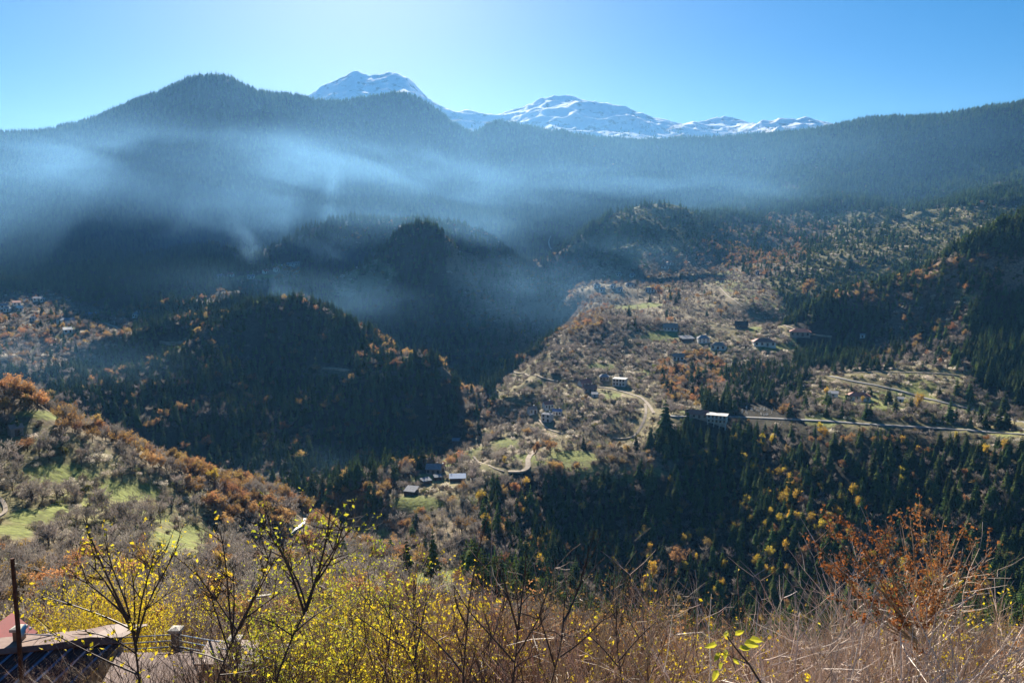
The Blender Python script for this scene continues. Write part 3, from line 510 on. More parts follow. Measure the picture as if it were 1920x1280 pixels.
house(1434, 650, 40, 'wide cottage under a pinkish red hipped roof on a grass bank', h=5.5, d=15, roof='hip', rm='redtile', storeys=1, nwin=4, rot=12, pitch=.3)
house(1500, 633, 36, 'wide red roofed house at the mouth of the dark hollow', h=6, d=14, roof='hip', rm='redtile', wm='stone', storeys=1, nwin=4, pitch=.3)
house(1346, 656, 28, 'house with a faded red roof half hidden by bare trees', h=5, d=12, roof='hip', rm='tintile', storeys=1, nwin=3, rot=-10)
house(1320, 643, 22, 'white house with a grey hipped roof in the middle of the slope', h=5.5, roof='hip', rm='slate', nwin=3, rot=10)
house(1390, 616, 23, 'dark timber barn with a black roof beside a small meadow', h=5, roof='gable', rm='wood', wm='wood', nwin=2, storeys=1, cat='barn', name='barn')
shed(1291, 640, 24, 'long low greenhouse with a shiny grey roof near the grey hipped house', rm='sheet', cat='greenhouse', name='greenhouse', rot=25)
house(1611, 752, 40, 'cottage with a bright red hipped roof on the lawn between the roads', h=4.5, d=12, roof='hip', rm='redtile', storeys=1, nwin=4, rot=10, pitch=.3)
shed(1562, 745, 17, 'small white outbuilding beside the lawn cottage', wm='white', h=4)
shed(1688, 753, 12, 'tiny white hut on the terrace east of the lawn cottage', wm='white')
house(1257, 621, 26, 'long house with a pale roof behind the bright terraced fields', h=4, roof='gable', rm='tintile', storeys=1, nwin=4)
house(1272, 676, 20, 'house with a tan roof among rust coloured trees', h=5, roof='gable', rm='tintile', storeys=1)
house(33, 818, 22, 'dark stone barn with a pale roof on the scrubby hillside', h=4, roof='gable', rm='tintile', wm='stone', storeys=1, nwin=1, cat='barn', name='barn', rot=20)
shed(1617, 634, 9, 'tiny white shrine hut beside the track over the hollow', wm='white', cat='hut', name='hut', h=4)
rg = random.Random(5)
for i, (px, py, w, rm) in enumerate([(1120, 540, 13, 'sheet'), (1130, 548, 10, 'sheet'), (1150, 541, 11, 'slate'), (1163, 547, 10, 'sheet'), (1182, 538, 16, 'sheet'), (1187, 520, 9, 'sheet'), (1160, 518, 8, 'sheet'), (1247, 504, 14, 'tintile'), (1226, 548, 12, 'redtile'), (1204, 532, 9, 'tintile'), (1257, 497, 12, 'redtile'), (1215, 548, 10, 'slate'), (1420, 515, 7, 'sheet'), (1352, 530, 9, 'redtile')]):
    house(px, py, w, 'small pale house among the orchards of the far valley village', h=5, roof='gable' if i % 2 else 'hip', rm=rm, storeys=1, nwin=2, group='houses of the far valley village', rot=rg.uniform(-30, 30), d=8)
for i, (px, py, w, rm) in enumerate([(8, 579, 12, 'sheet'), (32, 573, 13, 'redtile'), (12, 585, 11, 'sheet'), (36, 583, 11, 'white'), (69, 565, 13, 'sheet'), (53, 566, 10, 'redtile'), (80, 566, 8, 'sheet'), (127, 607, 25, 'sheet'), (116, 606, 12, 'redtile'), (172, 596, 22, 'bluesheet'), (128, 625, 15, 'white'), (253, 596, 9, 'sheet'), (60, 602, 9, 'slate')]):
    house(px, py, w, 'sunlit pale roofed house of the hazy village on the valley terrace', h=4.5, roof=('gable', 'shed', 'hip')[i % 3], rm=rm, storeys=1, nwin=2, group='houses of the hazy terrace village', rot=rg.uniform(-30, 30), d=8)
for i, (px, py, w, rm) in enumerate([(415, 522, 12, 'sheet'), (432, 519, 10, 'redtile'), (470, 523, 12, 'sheet'), (500, 513, 10, 'redtile'), (530, 503, 12, 'white'), (545, 499, 14, 'sheet'), (520, 509, 9, 'tintile'), (558, 497, 9, 'sheet')]):
    house(px, py, w, 'small bright house along the smoking crest', h=4, roof='gable', rm=rm, storeys=1, nwin=2, group='houses along the smoking crest', rot=rg.uniform(-30, 30), d=8)
for i in range(26):   # graveyard by the balconied house
    px = 1390+rg.uniform(0, 62); py = 770+rg.uniform(-6, 6)+(px-1390)*.06; p = hit(px, py); g = MB(); s = rg.uniform(.35, .6)
    g.box((0, 0, .25), (s*.7, 1.0, .3)); g.box((0, .9, s*1.3), (s*.7, .12, s*1.4)); g.box((0, .9, s*3.1), (.09, .07, .5)); g.box((0, .9, s*3.2), (.3, .07, .08))
    o = g.build('gravestone', M['white']); o.location = p; tag(o, 'white marble grave in the small cemetery by the tarred road', 'gravestone', 'graves of the hillside cemetery')
OPEN.append((1420, 772, 30, 22, hit(1420, 772).y, hit(1420, 772).x))

# ---------------------------------------------------------------- tree and brush models
def fir(seed, H, W, layers=13):
    r = random.Random(seed); t = MB(); t.tube([(0, 0, -1.5), (0, 0, H*.4), (0, 0, H*.97)], [H*.02, H*.014, .03], 5)
    c = MB()
    for k in range(layers):
        f = k/(layers-1); z = H*(.07+.88*f); R = W*(1-f)**.85*(.8+.35*r.random())+.12
        n = max(4, int(10-5*f)); a0 = r.random()*6.3
        for j in range(n):
            a = a0+2*math.pi*j/n+r.uniform(-.25, .25); L = R*r.uniform(.65, 1.2); dr = L*r.uniform(.18, .5); d = Vector((math.cos(a), math.sin(a), 0)); s = Vector((-d.y, d.x, 0))
            w = L*.36+.25; p0 = Vector((0, 0, z+L*.12)); p1 = d*L*.55+Vector((0, 0, z-dr*.25)); p2 = d*L+Vector((0, 0, z-dr)); up = Vector((0, 0, w*.22)); dn = Vector((0, 0, -w*.35))
            c.add([p0, p1+up, p2, p1+s*w+dn, p1-s*w+dn, d*L*.8+s*w*.8+Vector((0, 0, z-dr*1.2)), d*L*.8-s*w*.8+Vector((0, 0, z-dr*1.2))],
                  [(0, 3, 1), (0, 1, 4), (1, 3, 5), (1, 5, 2), (1, 2, 6), (1, 6, 4)])
    for j in range(5): c.leaf((r.uniform(-.15, .15), r.uniform(-.15, .15), H*(.9+.02*j)), .9, r, up=Vector((.1, 0, 1)).normalized(), asp=.3)
    return t, c
def grow(tm, cm, p, d, L, rr, depth, r, tips, twigw, spread=.6, up=.15):
    n = 3 if depth > 1 else 2; pts = [p]; q = Vector(p); dd = Vector(d)
    for k in range(n):
        dd = (dd+Vector((r.gauss(0, .16), r.gauss(0, .16), r.gauss(0, .1)+up*.4))).normalized(); q = q+dd*L/n; pts.append(q)
    if depth >= 3: tm.tube(pts, [rr*(1-.5*i/n) for i in range(n+1)], 5, cap=False)
    else:
        s = dd.cross(Vector((r.gauss(0, 1), r.gauss(0, 1), r.gauss(0, 1)))).normalized(); w0 = max(rr, twigw)
        for i in range(n):
            a, b = pts[i], pts[i+1]; wa = w0*(1-.55*i/n); wb = w0*(1-.55*(i+1)/n); cm.add([a-s*wa, a+s*wa, b+s*wb, b-s*wb], [(0, 1, 2, 3)])
    if depth == 0: tips.append((q, dd)); return
    m = 3 if depth > 2 else 4
    for k in range(m):
        f = .35+.65*(k+1)/m; i = min(n-1, int(f*n)); b = pts[i].lerp(pts[i+1], f*n-i) if f < 1 else q
        nd = (dd+Vector((r.gauss(0, spread), r.gauss(0, spread), r.gauss(0, spread*.6)+up))).normalized()
        grow(tm, cm, b, nd, L*r.uniform(.5, .75), rr*.55, depth-1, r, tips, twigw, spread, up)
        tips.append((b, nd))
def broad(seed, H, leaf=0, lsize=.5, spread=.6, slim=False, twigw=.035):
    r = random.Random(seed); t = MB(); c = MB(); tips = []
    h0 = H*(.22 if not slim else .15); t.tube([(0, 0, -1.2), (r.uniform(-.2, .2), r.uniform(-.2, .2), h0), (r.uniform(-.3, .3), 0, h0*1.25)], [H*.024, H*.017, H*.013], 6, cap=False)
    nb = 6 if not slim else 7
    for k in range(nb):
        a = 2*math.pi*k/nb+r.uniform(-.4, .4); el = r.uniform(.5, 1.2) if not slim else r.uniform(1.15, 1.45)
        d = Vector((math.cos(a)*math.cos(el), math.sin(a)*math.cos(el), math.sin(el))); z = h0*(.8+.3*r.random())+(k/nb*H*.35 if slim else 0)
        grow(t, c, Vector((0, 0, z)), d, H*(.34 if not slim else .3)*r.uniform(.8, 1.15), H*.011, 3, r, tips, twigw, spread if not slim else .35, .2)
    d = Vector((0, 0, 1)); grow(t, c, Vector((0, 0, h0)), d, H*.4, H*.013, 3, r, tips, twigw, spread*.8, .2)
    if leaf:
        for k in range(leaf):
            q, dd = r.choice(tips); c.leaf(q+Vector((r.gauss(0, .35), r.gauss(0, .35), r.gauss(0, .3)))*lsize*1.6, lsize*r.uniform(.6, 1.3), r, m=1)
    zs = max((v[2] for v in c.v), default=H)
    return t, c, zs
def brush(seed, H, n, lsize, twigs=40):
    r = random.Random(seed); c = MB()
    cl = [(Vector((r.gauss(0, H*.42), r.gauss(0, H*.42), H*r.uniform(.25, .7))), H*r.uniform(.22, .42)) for _ in range(9)]
    for k in range(n):
        p, R = r.choice(cl); d = Vector((r.gauss(0, 1), r.gauss(0, 1), r.gauss(0, 1))).normalized()*R*r.uniform(.5, 1.1); q = p+d; q.z = max(q.z, .05); c.leaf(q, lsize*r.uniform(.5, 1.4), r, m=1)
    for k in range(twigs):
        a = r.uniform(0, 6.3); R = H*r.uniform(.1, .55); q = Vector((math.cos(a)*R, math.sin(a)*R, 0)); e = q*1.7+Vector((0, 0, H*r.uniform(.7, 1.25))); s = Vector((-math.sin(a), math.cos(a), 0))*.03
        mdl = q.lerp(e, .5)+Vector((r.gauss(0, .2), r.gauss(0, .2), .1)); c.add([q-s, q+s, mdl+s*.7, mdl-s*.7, e+s*.2, e-s*.2], [(0, 1, 2, 3), (3, 2, 4, 5)])
    return c
def joined(t, c, name, mt, mc):
    j = MB(); j.add(t.v, t.f, 0)
    o = len(j.v); j.v += [tuple(v) for v in c.v]; j.f += [tuple(i+o for i in f) for f in c.f]; j.m += [1+m for m in c.m]
    return j.mesh(name, [M[mt]]+[M[x] for x in mc])
KIND = {}   # species -> dict(name, protos [(trunk mesh, crown mesh, joined mesh, height)])
def reg(key, name, cat, protos): KIND[key] = dict(name=name, cat=cat, protos=protos)
P_ = []
for s, H, W in ((1, 20, 4.6), (2, 19, 3.7), (3, 21, 5.2), (4, 17, 4.4), (9, 22, 4.2)):
    t, c = fir(s, H, W); P_.append((t.mesh('trunk', [M['bark']]), c.mesh('crown', [M['needle']]), joined(t, c, 'fir', 'bark', ['needle']), H))
reg('F', 'fir_tree', 'fir tree', P_)
for key, name, cat, mc, leafn, ls, seeds in (('B', 'bare_tree', 'bare tree', ['twig', 'twig'], 0, .4, (11, 12, 13, 14)), ('O', 'rust_leaved_tree', 'autumn tree', ['twig', 'orange'], 1000, .6, (21, 22, 23, 24)), ('Y', 'yellow_leaved_tree', 'autumn tree', ['twig', 'yellow'], 1000, .5, (31, 32, 33))):
    P_ = []
    for i, s in enumerate(seeds):
        t, c, zs = broad(s, 10., leafn, ls, slim=(key == 'Y' or i == 3), twigw=.06 if key == 'B' else .035)
        P_.append((t.mesh('trunk', [M['bark']]), c.mesh('crown', [M[x] for x in mc]), joined(t, c, name, 'bark', mc), 10.))
    reg(key, name, cat, P_)
for key, name, cat, mc, n, ls in (('S', 'brown_bush', 'bush', 'brownbush', 330, .55), ('G', 'green_bush', 'bush', 'greenbush', 420, .6), ('P', 'pale_bush', 'bush', 'palebush', 420, .4)):
    P_ = []
    for s in range(3):
        c = brush(40+s+ord(key), 3., n, ls, 60 if key == 'S' else 25); P_.append((None, None, c.mesh(name, [M['twig'], M[mc]]), 3.))
    reg(key, name, cat, P_)

# ---------------------------------------------------------------- planting
rs = np.random.RandomState(7)
X, Y = [], []
bands = [(125, 300, 3.4), (300, 500, 3.5), (500, 750, 4.5), (750, 1200, 4.9), (1200, 2000, 7.6), (2000, 4100, 9.0)]
for y0, y1, sp in bands:
    n = int(1.75*((y1+APEX)**2-(y0+APEX)**2)/2/sp**2)
    y = np.sqrt(rs.uniform((y0+APEX)**2, (y1+APEX)**2, n))-APEX; u = rs.uniform(-.875, .875, n); X.append(u*(y+APEX)); Y.append(y)
n = 9000; y = rs.uniform(4700, 6800, n); X.append(rs.uniform(-.5, .6, n)*(y+APEX)); Y.append(y)
X = np.concatenate(X); Y = np.concatenate(Y); Z = gz(X, Y)
zi, md, PX, PY = zones_of(X, Y, Z)
keys = 'FBOYSGP'
Wt = np.array([[z[3].get(k, 0) for k in keys] for z in ZONES])[zi]
cl_ = vnoise(X/45, Y/45, 51)*2; c2 = vnoise(X/22, Y/22, 52)*2; c3 = vnoise(X/70, Y/70, 53)*2
Wt = Wt*np.stack([1+.7*cl_, 1-.5*cl_, 1+1.6*c2, .35+2.6*np.clip(c2+.35*c3, 0, 2), 1-.4*cl_, 1+.5*c3, 1-1.2*c3], 1).clip(0, 3)
dens = np.where(np.array([z[3].get('F', 0) for z in ZONES])[zi] > .6, 1.+.7*np.clip(vnoise(X/80, Y/80, 57)*2, -1, 0), .95+.5*vnoise(X/55, Y/55, 54)*2)
Wt = Wt*dens[:, None]; Wt[Y > 4200] = [.0, 0, 0, 0, 0, 0, 0]; Wt[(Y > 4200), 0] = np.clip(.9-(Z[Y > 4200]-520)/420, 0, .8)*(.2+.8*(vnoise(X[Y > 4200]/200, Y[Y > 4200]/200, 61) > 0))
Wt *= (1-md)[:, None]*1.0+md[:, None]*.015
cum = np.cumsum(Wt, 1); tot = cum[:, -1:]; cum = np.where(tot > 1, cum/np.maximum(tot, 1e-6), cum)
rr = rs.rand(len(X)); sp = (rr[:, None] > cum).sum(1)          # 7 = nothing
sc = np.array([.82, .85, .85, .95, .85, .85, .85, 1])[sp]*rs.uniform(.6, 1.3, len(X))*(1+.25*vnoise(X/60, Y/60, 58))
hh = np.array([19, 9.5, 9.5, 9.5, 3., 3., 3., 1])[sp]*sc*np.where(sp > 3, 1+.35*np.clip((Y-400)/500, 0, 1), 1)*np.where((sp == 0) & (Y > 2000), 1.35, 1)*np.where((sp == 0) & (PX < 900) & (Y > 650) & (Y < 1150), .78, 1)
# hide what stands in front of roads, houses and meadows
ok = sp < 7
PYt = pix(X, Y, Z+hh)[1]
for (px, py, hw, reach, D, x0) in OPEN:
    wpx = hw+.28*hh*FPX/np.maximum(Y, 50)
    ok &= ~((np.abs(PX-px) < wpx) & (PYt < py+1) & (PY > py-1) & (Y < D+3) & (Y > D-reach))
    ok &= ~((np.abs(X-x0) < hw*D/FPX+2.5) & (np.abs(Y-D-2) < (5 if hw < 6 else hw*D/FPX*1.2+6)))
i, j = gridpos(X, Y)
rm = RM[i, np.maximum(j-2, 0)]; ttop = (Z+hh)/Y
ok &= (ttop > rm-.03) & ((Y < 4200) | (ttop > rm))
strict = ok & (ttop-.35*hh/Y > rm) & (PX > -8) & (PX < 1928) & (PYt < 1130)
SIZES = [(1.18, 'tall'), (.98, 'mid sized'), (.0, 'small')]
LOOK = dict(F='dark green conical fir', B='bare grey brown tree', O='rust orange leaved tree', Y='golden yellow leaved tree', S='rounded brown bush', G='dense dull green bush', P='pale bush covered in cream seed heads')
taken = np.zeros(len(X), bool); rp = random.Random(3)
for k, key in enumerate(keys):
    kd = KIND[key]; ids = np.where(strict & (sp == k))[0]; ids = ids[np.argsort(-(hh/Y)[ids])]; cnt = 0
    occ = set()
    for q in ids:
        cell = (int(PX[q]/7), int(PYt[q]/6))
        if cell in occ: continue
        occ.add(cell); taken[q] = True; cnt += 1
        pv = kd['protos'][rp.randrange(len(kd['protos']))]; s = hh[q]/({'F': 19}.get(key, 9.5 if key in 'BOY' else 3.)); ph = ZONES[zi[q]][5]
        size = next(nm for v, nm in SIZES if s >= v) if key not in 'SGP' else ('large' if s > .95 else 'low')
        lab = f"{size} {LOOK[key]} {ph}"; loc = (X[q], Y[q], Z[q]); sx = s*rp.uniform(.75, 1.35)
        big = hh[q]/Y[q]*796 > 17 and pv[0] is not None
        o = link(kd['name'], None if big else pv[2], None, loc); o.rotation_euler = (rp.uniform(-.04, .04), rp.uniform(-.04, .04), rp.uniform(0, 6.28)); o.scale = (sx, sx, s)
        tag(o, lab, kd['cat'], lab.replace('tree', 'trees').replace('bush', 'bushes').replace(' fir ', ' firs '))
        if big: link('trunk', pv[0], o); link('crown', pv[1], o)
        if cnt >= (290 if key in 'FBOS' else 200): break
# single trees that stand out
for key, px, py, hp, lab in (('F', 1247, 822, 84, 'very large dark fir towering beside the long red roofed annex'), ('F', 1287, 812, 56, 'dark fir just in front of the balconied house annex'), ('F', 1272, 562, 26, 'taller of two dark firs above the far village slope'), ('F', 1257, 563, 21, 'shorter of two dark firs above the far village slope'), ('F', 1179, 597, 30, 'slender single fir in the orchards of the far village'),
    ('F', 1130, 915, 44, 'dark rounded fir on the brow of the meadow'), ('F', 34, 815, 38, 'dark fir behind the stone barn on the scrubby hillside'), ('F', 108, 797, 24, 'small slim fir uphill of the stone barn'), ('F', 417, 985, 32, 'single dark fir among the rust trees by the stream'), ('F', 1110, 1040, 62, 'tallest fir standing clear on the dark forest slope'), ('F', 1223, 1010, 50, 'tall fir standing clear to the east of the tallest one'), ('F', 1050, 985, 40, 'fir below the hairpin track on the dark slope'),
    ('O', 1005, 858, 30, 'bright orange tree beside the hairpin track'), ('O', 1032, 852, 34, 'second bright orange tree beside the hairpin track'), ('O', 1236, 562, 28, 'golden brown tree beside the pair of firs'), ('Y', 1722, 772, 34, 'bright yellow tree against the tarred hill road'), ('Y', 1617, 756, 14, 'small yellow tree in front of the lawn cottage'), ('Y', 1549, 743, 18, 'small yellow tree beside the white outbuilding'), ('Y', 946, 872, 18, 'small yellow tree over the meadow track'),
    ('O', 1512, 565, 42, 'round rust coloured tree on the tip of the dark spur'), ('O', 405, 960, 44, 'bright orange tree at the bottom of the scrubby hillside'), ('Y', 402, 915, 40, 'golden tree on the crest of the scrubby hillside'), ('O', 250, 1060, 44, 'bright orange tree above the yellow shrubs'), ('O', 40, 752, 52, 'largest rust brown tree at the top of the hillside crest'), ('O', 1270, 1065, 44, 'tan leaved round tree low on the dark forest slope'), ('Y', 1222, 1095, 44, 'slender pale yellow tree at the foot of the dark slope')):
    p = hit(px, py); kd = KIND[key]; pv = kd['protos'][rp.randrange(len(kd['protos']))]; s = hp*p.y/FPX/pv[3]; o = thing(kd['name'], lab, kd['cat'], p, rp.uniform(0, 6)); o.scale = (s*1.05, s*1.05, s); link('trunk', pv[0], o); link('crown', pv[1], o)
# the rest of each kind: one object each, its members instanced on points
def scatter(name, key, sel):
    kd = KIND[key]; n = len(sel); me = bpy.data.meshes.new(name)
    me.vertices.add(n); me.vertices.foreach_set('co', np.stack([X[sel], Y[sel], Z[sel]], 1).ravel().astype(np.float32))
    pv = rs.randint(0, len(kd['protos']), n); base = np.array([19 if key == 'F' else (9.5 if key in 'BOY' else 3.)]*n); s = hh[sel]/base; sx = s*rs.uniform(.75, 1.4, n)
    for an, ty, dat in (('pick', 'INT', pv.astype(np.int32)), ('spin', 'FLOAT', rs.uniform(0, 6.28, n).astype(np.float32))):
        a = me.attributes.new(an, ty, 'POINT'); a.data.foreach_set('value', dat)
    a = me.attributes.new('size', 'FLOAT_VECTOR', 'POINT'); a.data.foreach_set('vector', np.stack([sx, sx, s], 1).ravel().astype(np.float32))
    o = link(name, me); tag(o, kind='stuff')
    ng = bpy.data.node_groups.new(name, 'GeometryNodeTree'); ng.interface.new_socket('Geometry', in_out='INPUT', socket_type='NodeSocketGeometry'); ng.interface.new_socket('Geometry', in_out='OUTPUT', socket_type='NodeSocketGeometry')
    N = ng.nodes; L = ng.links; gi = N.new('NodeGroupInput'); go = N.new('NodeGroupOutput'); jn = N.new('GeometryNodeJoinGeometry')
    def at(nm, ty): a = N.new('GeometryNodeInputNamedAttribute'); a.data_type = ty; a.inputs[0].default_value = nm; return a
    pk, spn, sz = at('pick', 'INT'), at('spin', 'FLOAT'), at('size', 'FLOAT_VECTOR'); cx = N.new('ShaderNodeCombineXYZ'); L.new(spn.outputs[0], cx.inputs[2])
    for v, pr in enumerate(kd['protos']):
        po = bpy.data.objects.new(kd['name']+'_model', pr[2])
        cmp = N.new('FunctionNodeCompare'); cmp.data_type = 'INT'; cmp.operation = 'EQUAL'; L.new(pk.outputs[0], cmp.inputs[2]); cmp.inputs[3].default_value = v
        ob = N.new('GeometryNodeObjectInfo'); ob.inputs['Object'].default_value = po; ob.inputs['As Instance'].default_value = True
        ip = N.new('GeometryNodeInstanceOnPoints'); L.new(gi.outputs[0], ip.inputs['Points']); L.new(cmp.outputs[0], ip.inputs['Selection']); L.new(ob.outputs['Geometry'], ip.inputs['Instance'])
        L.new(cx.outputs[0], ip.inputs['Rotation']); L.new(sz.outputs[0], ip.inputs['Scale']); L.new(ip.outputs[0], jn.inputs[0])
    L.new(jn.outputs[0], go.inputs[0]); md_ = o.modifiers.new('planting', 'NODES'); md_.node_group = ng
    return o
for k, (key, nm) in enumerate(zip(keys, ('fir_forest', 'bare_woodland', 'rust_woodland', 'golden_woodland', 'brown_undergrowth', 'green_undergrowth', 'pale_undergrowth'))):
    sel = np.where(ok & (sp == k) & ~taken)[0]; print('PLANT', nm, len(sel)); scatter(nm, key, sel)

# ---------------------------------------------------------------- near thicket
def P(px, py, D):
    u, t = ray(px, py); return Vector((float(u)*D, D, float(t)*D))
def hg(x, y): return float(gz(np.array([x]), np.array([y]))[0])
M['whip'] = mat('whips', (.58, .42, .29), .6, .4, 3, col2=(.26, .17, .11), trans=.15, rand=.4, spec=.45)
M['sapbark'] = mat('sapling_bark', (.075, .045, .035), .55, .4, 12, col2=(.12, .075, .055), spec=.3, bump=.3)
M['bud'] = mat('buds', (.26, .17, .11), .6, .3, 20, spec=.3)
M['lemonleaf'] = mat('lemon_leaves', (.82, .68, .03), .6, .3, 3, col2=(.50, .36, .03), trans=.5, rand=.2, spec=.1)
M['limeleaf'] = mat('lime_leaves', (.30, .36, .03), .6, .3, 2, col2=(.55, .50, .04), trans=.5, rand=.2, spec=.1)
M['russetleaf'] = mat('russet_leaves', (.42, .16, .05), .6, .4, 4, col2=(.22, .09, .04), trans=.45, rand=.2, spec=.1)
M['drygrass'] = mat('dry_stalks', (.48, .34, .16), .8, .4, 3, trans=.3, spec=.1)
M['palewood'] = mat('silvery_wood', (.80, .68, .56), .5, .4, 3, col2=(.42, .31, .24), trans=.1, rand=.25, spec=.5)
def branch(mb, a, d, L, r0, r1, n, r, wob=.12, up=.06, sides=4, m=0):
    pts = [Vector(a)]; q = Vector(a); dd = Vector(d).normalized()
    for k in range(n):
        dd = (dd+Vector((r.gauss(0, wob), r.gauss(0, wob), r.gauss(0, wob)+up))).normalized(); q = q+dd*L/n; pts.append(q)
    mb.tube(pts, [r0+(r1-r0)*k/n for k in range(n+1)], sides, m, cap=False); return pts, dd
def shrub(seed, H, W, stems, sub=7, leaves=0, lsize=.05, lean=(0, 0), r0=.014, twr=.0035, fine=3):
    """many arching whips from one stool, each with side twigs"""
    r = random.Random(seed); s = MB(); lf = MB(); ends = []
    for k in range(stems):
        a = r.uniform(0, 6.283); sp = r.uniform(.05, 1)**.7; d = Vector((math.cos(a)*sp*W/H*1.1+lean[0], math.sin(a)*sp*W/H*1.1+lean[1], 1)); L = H*r.uniform(.7, 1.12)
        base = Vector((math.cos(a)*.25*sp, math.sin(a)*.25*sp, -.3)); pts, dd = branch(s, base, d, L, r0*r.uniform(.6, 1.2), twr*1.3, 6, r, .09, .02-.05*sp, 4)
        for j in range(sub):
            i = r.randrange(2, 6); p = pts[i].lerp(pts[i+1], r.random()); dj = (pts[i+1]-pts[i]).normalized()+Vector((r.gauss(0, .55), r.gauss(0, .55), r.gauss(.1, .35)))
            q2, d2 = branch(s, p, dj, L*r.uniform(.15, .38), twr*1.4, twr*.6, 3, r, .12, .05, 3); ends += q2[1:]
            for f in range(fine):
                p3 = q2[r.randrange(1, 4)]; q3, _ = branch(s, p3, d2+Vector((r.gauss(0, .6), r.gauss(0, .6), r.gauss(0, .4))), L*r.uniform(.06, .15), twr*.8, twr*.4, 2, r, .15, .05, 3); ends.append(q3[-1])
    for k in range(leaves):
        p = r.choice(ends); lf.leaf(p+Vector((r.gauss(0, .05), r.gauss(0, .05), r.gauss(0, .05)-.02)), lsize*r.uniform(.6, 1.3), r)
    return s, lf
SH = {}
def proto(key, n, mats, stemmat, **k):
    SH[key] = []
    for i in range(n):
        s, lf = shrub(hash((len(SH), i)) % 999+i*7, leaves=k.get('leaves', 0), **{a: b for a, b in k.items() if a != 'leaves'})
        SH[key].append((s.mesh('stems', [M[stemmat]]), lf.mesh('leaves', [M[mats]]) if k.get('leaves') else None))
proto('whip', 6, None, 'whip', H=3.6, W=2.4, stems=22, sub=6, fine=2, r0=.015, twr=.0045)
proto('grey', 4, None, 'whip', H=3.4, W=2.8, stems=22, sub=7, fine=3, r0=.014, twr=.004)
proto('darkwhip', 4, None, 'sapbark', H=3.4, W=2.4, stems=13, sub=6, fine=3, r0=.013, twr=.0035)
proto('silver', 4, None, 'palewood', H=3.4, W=2.9, stems=15, sub=5, fine=3, r0=.017, twr=.005)
proto('fewleaf', 3, 'lemonleaf', 'whip', H=3.4, W=2.4, stems=20, sub=6, fine=2, leaves=90, lsize=.07, r0=.014, twr=.0045)
proto('lemon', 4, 'lemonleaf', 'whip', H=3.8, W=2.4, stems=26, sub=7, fine=2, leaves=2400, lsize=.075)
proto('lime', 3, 'limeleaf', 'whip', H=3.8, W=2.4, stems=24, sub=7, fine=2, leaves=1900, lsize=.072)
proto('rusty', 3, 'orange', 'darktwig', H=3.6, W=2.0, stems=24, sub=7, fine=2, leaves=2600, lsize=.09)
proto('stalk', 3, None, 'drygrass', H=1.5, W=1.2, stems=150, sub=1, fine=0, r0=.006, twr=.003)
NAMES = dict(darkwhip=('bare_shrub', 'shrub'), silver=('bare_shrub', 'shrub'), whip=('bare_shrub', 'shrub'), grey=('bare_shrub', 'shrub'), fewleaf=('bare_shrub', 'shrub'), lemon=('yellow_shrub', 'shrub'), lime=('yellow_shrub', 'shrub'), rusty=('rust_leaved_shrub', 'shrub'), stalk=('dry_stalk_clump', 'dry grass clump'))
rq = random.Random(17)
def put(key, px, top, D, lab, s=None, lean=0):
    p = P(px, 700, D); p.z = hg(p.x, p.y); zt = float(ray(px, top)[1])*D; H = {'stalk': 1.5}.get(key, 3.7); sc_ = s or max(.4, (zt-p.z)/H)
    pr = SH[key][rq.randrange(len(SH[key]))]; o = thing(NAMES[key][0], lab, NAMES[key][1], p, rq.uniform(0, 6.28), lab.replace('shrub', 'shrubs').replace('clump', 'clumps'))
    w = min(sc_, 1.25)*rq.uniform(.9, 1.15); o.scale = (w, w, sc_); o.rotation_euler[1] = lean; link('stems', pr[0], o)
    if pr[1]: link('leaves', pr[1], o)
    return o
# bare thicket along the lower edge, thickest towards the right
for i in range(64):
    px = 1260+rq.uniform(0, 720); D = rq.uniform(11.5, 25); put(rq.choice(['whip', 'whip', 'grey', 'fewleaf']), px, rq.uniform(1150, 1250)-max(0, px-1650)*.16, D, 'tangled bare shrub of pale brown whips below the dark forest slope')
for i in range(22):
    px = 1010+rq.uniform(0, 260); D = rq.uniform(10, 20); put(rq.choice(['whip', 'grey', 'whip']), px, rq.uniform(1095, 1210), D, 'bare shrub of long arching whips between the yellow shrubs and the thicket')
for i in range(44):
    px = 600+rq.uniform(0, 400); D = rq.uniform(14, 30); put(rq.choice(['whip', 'grey', 'grey']), px, rq.uniform(1110, 1200), D, 'brown twiggy shrub behind the black saplings')
for i in range(34):
    px = rq.uniform(230, 560) if i < 28 else rq.uniform(-20, 200); put(rq.choice(['whip', 'grey']), px, rq.uniform(1190, 1270), rq.uniform(16, 30), 'thin bare shrub growing up in front of the shed')
for i in range(26):
    px = -20+rq.uniform(0, 640); D = rq.uniform(40, 70); put(rq.choice(['whip', 'grey', 'grey']), px, rq.uniform(1090, 1170), D, 'greyish bare shrub on the bank beyond the shed')
for px, top, D in ((40, 1140, 44), (95, 1125, 46), (150, 1115, 44), (190, 1090, 48), (160, 1080, 52), (215, 1050, 50), (265, 1100, 46), (5, 1160, 48)):
    put('lemon', px, top, D, 'shrub full of small yellow leaves behind the shed roof')
for px, top, D in ((120, 1160, 42), (240, 1140, 42), (430, 1150, 50)): put('lemon', px, top, D, 'shrub full of small yellow leaves behind the shed roof')
for px, top, D in ((585, 1050, 24), (625, 1045, 24), (645, 1090, 26), (560, 1130, 20), (640, 1150, 16), (590, 1180, 14), (535, 1190, 22)):
    put('lime', px, top, D, 'lime and yellow leaved shrub beside the concrete fence')
for px, top, D in ((700, 1130, 18), (750, 1120, 17), (800, 1120, 20), (740, 1180, 14), (840, 1165, 18), (1860, 1190, 14), (1300, 1230, 13), (1270, 1190, 20), (1340, 1240, 12)):
    put('lemon', px, top, D, 'yellow leaved shrub among the black saplings' if px < 900 else 'small yellow leaved shrub inside the bare thicket')
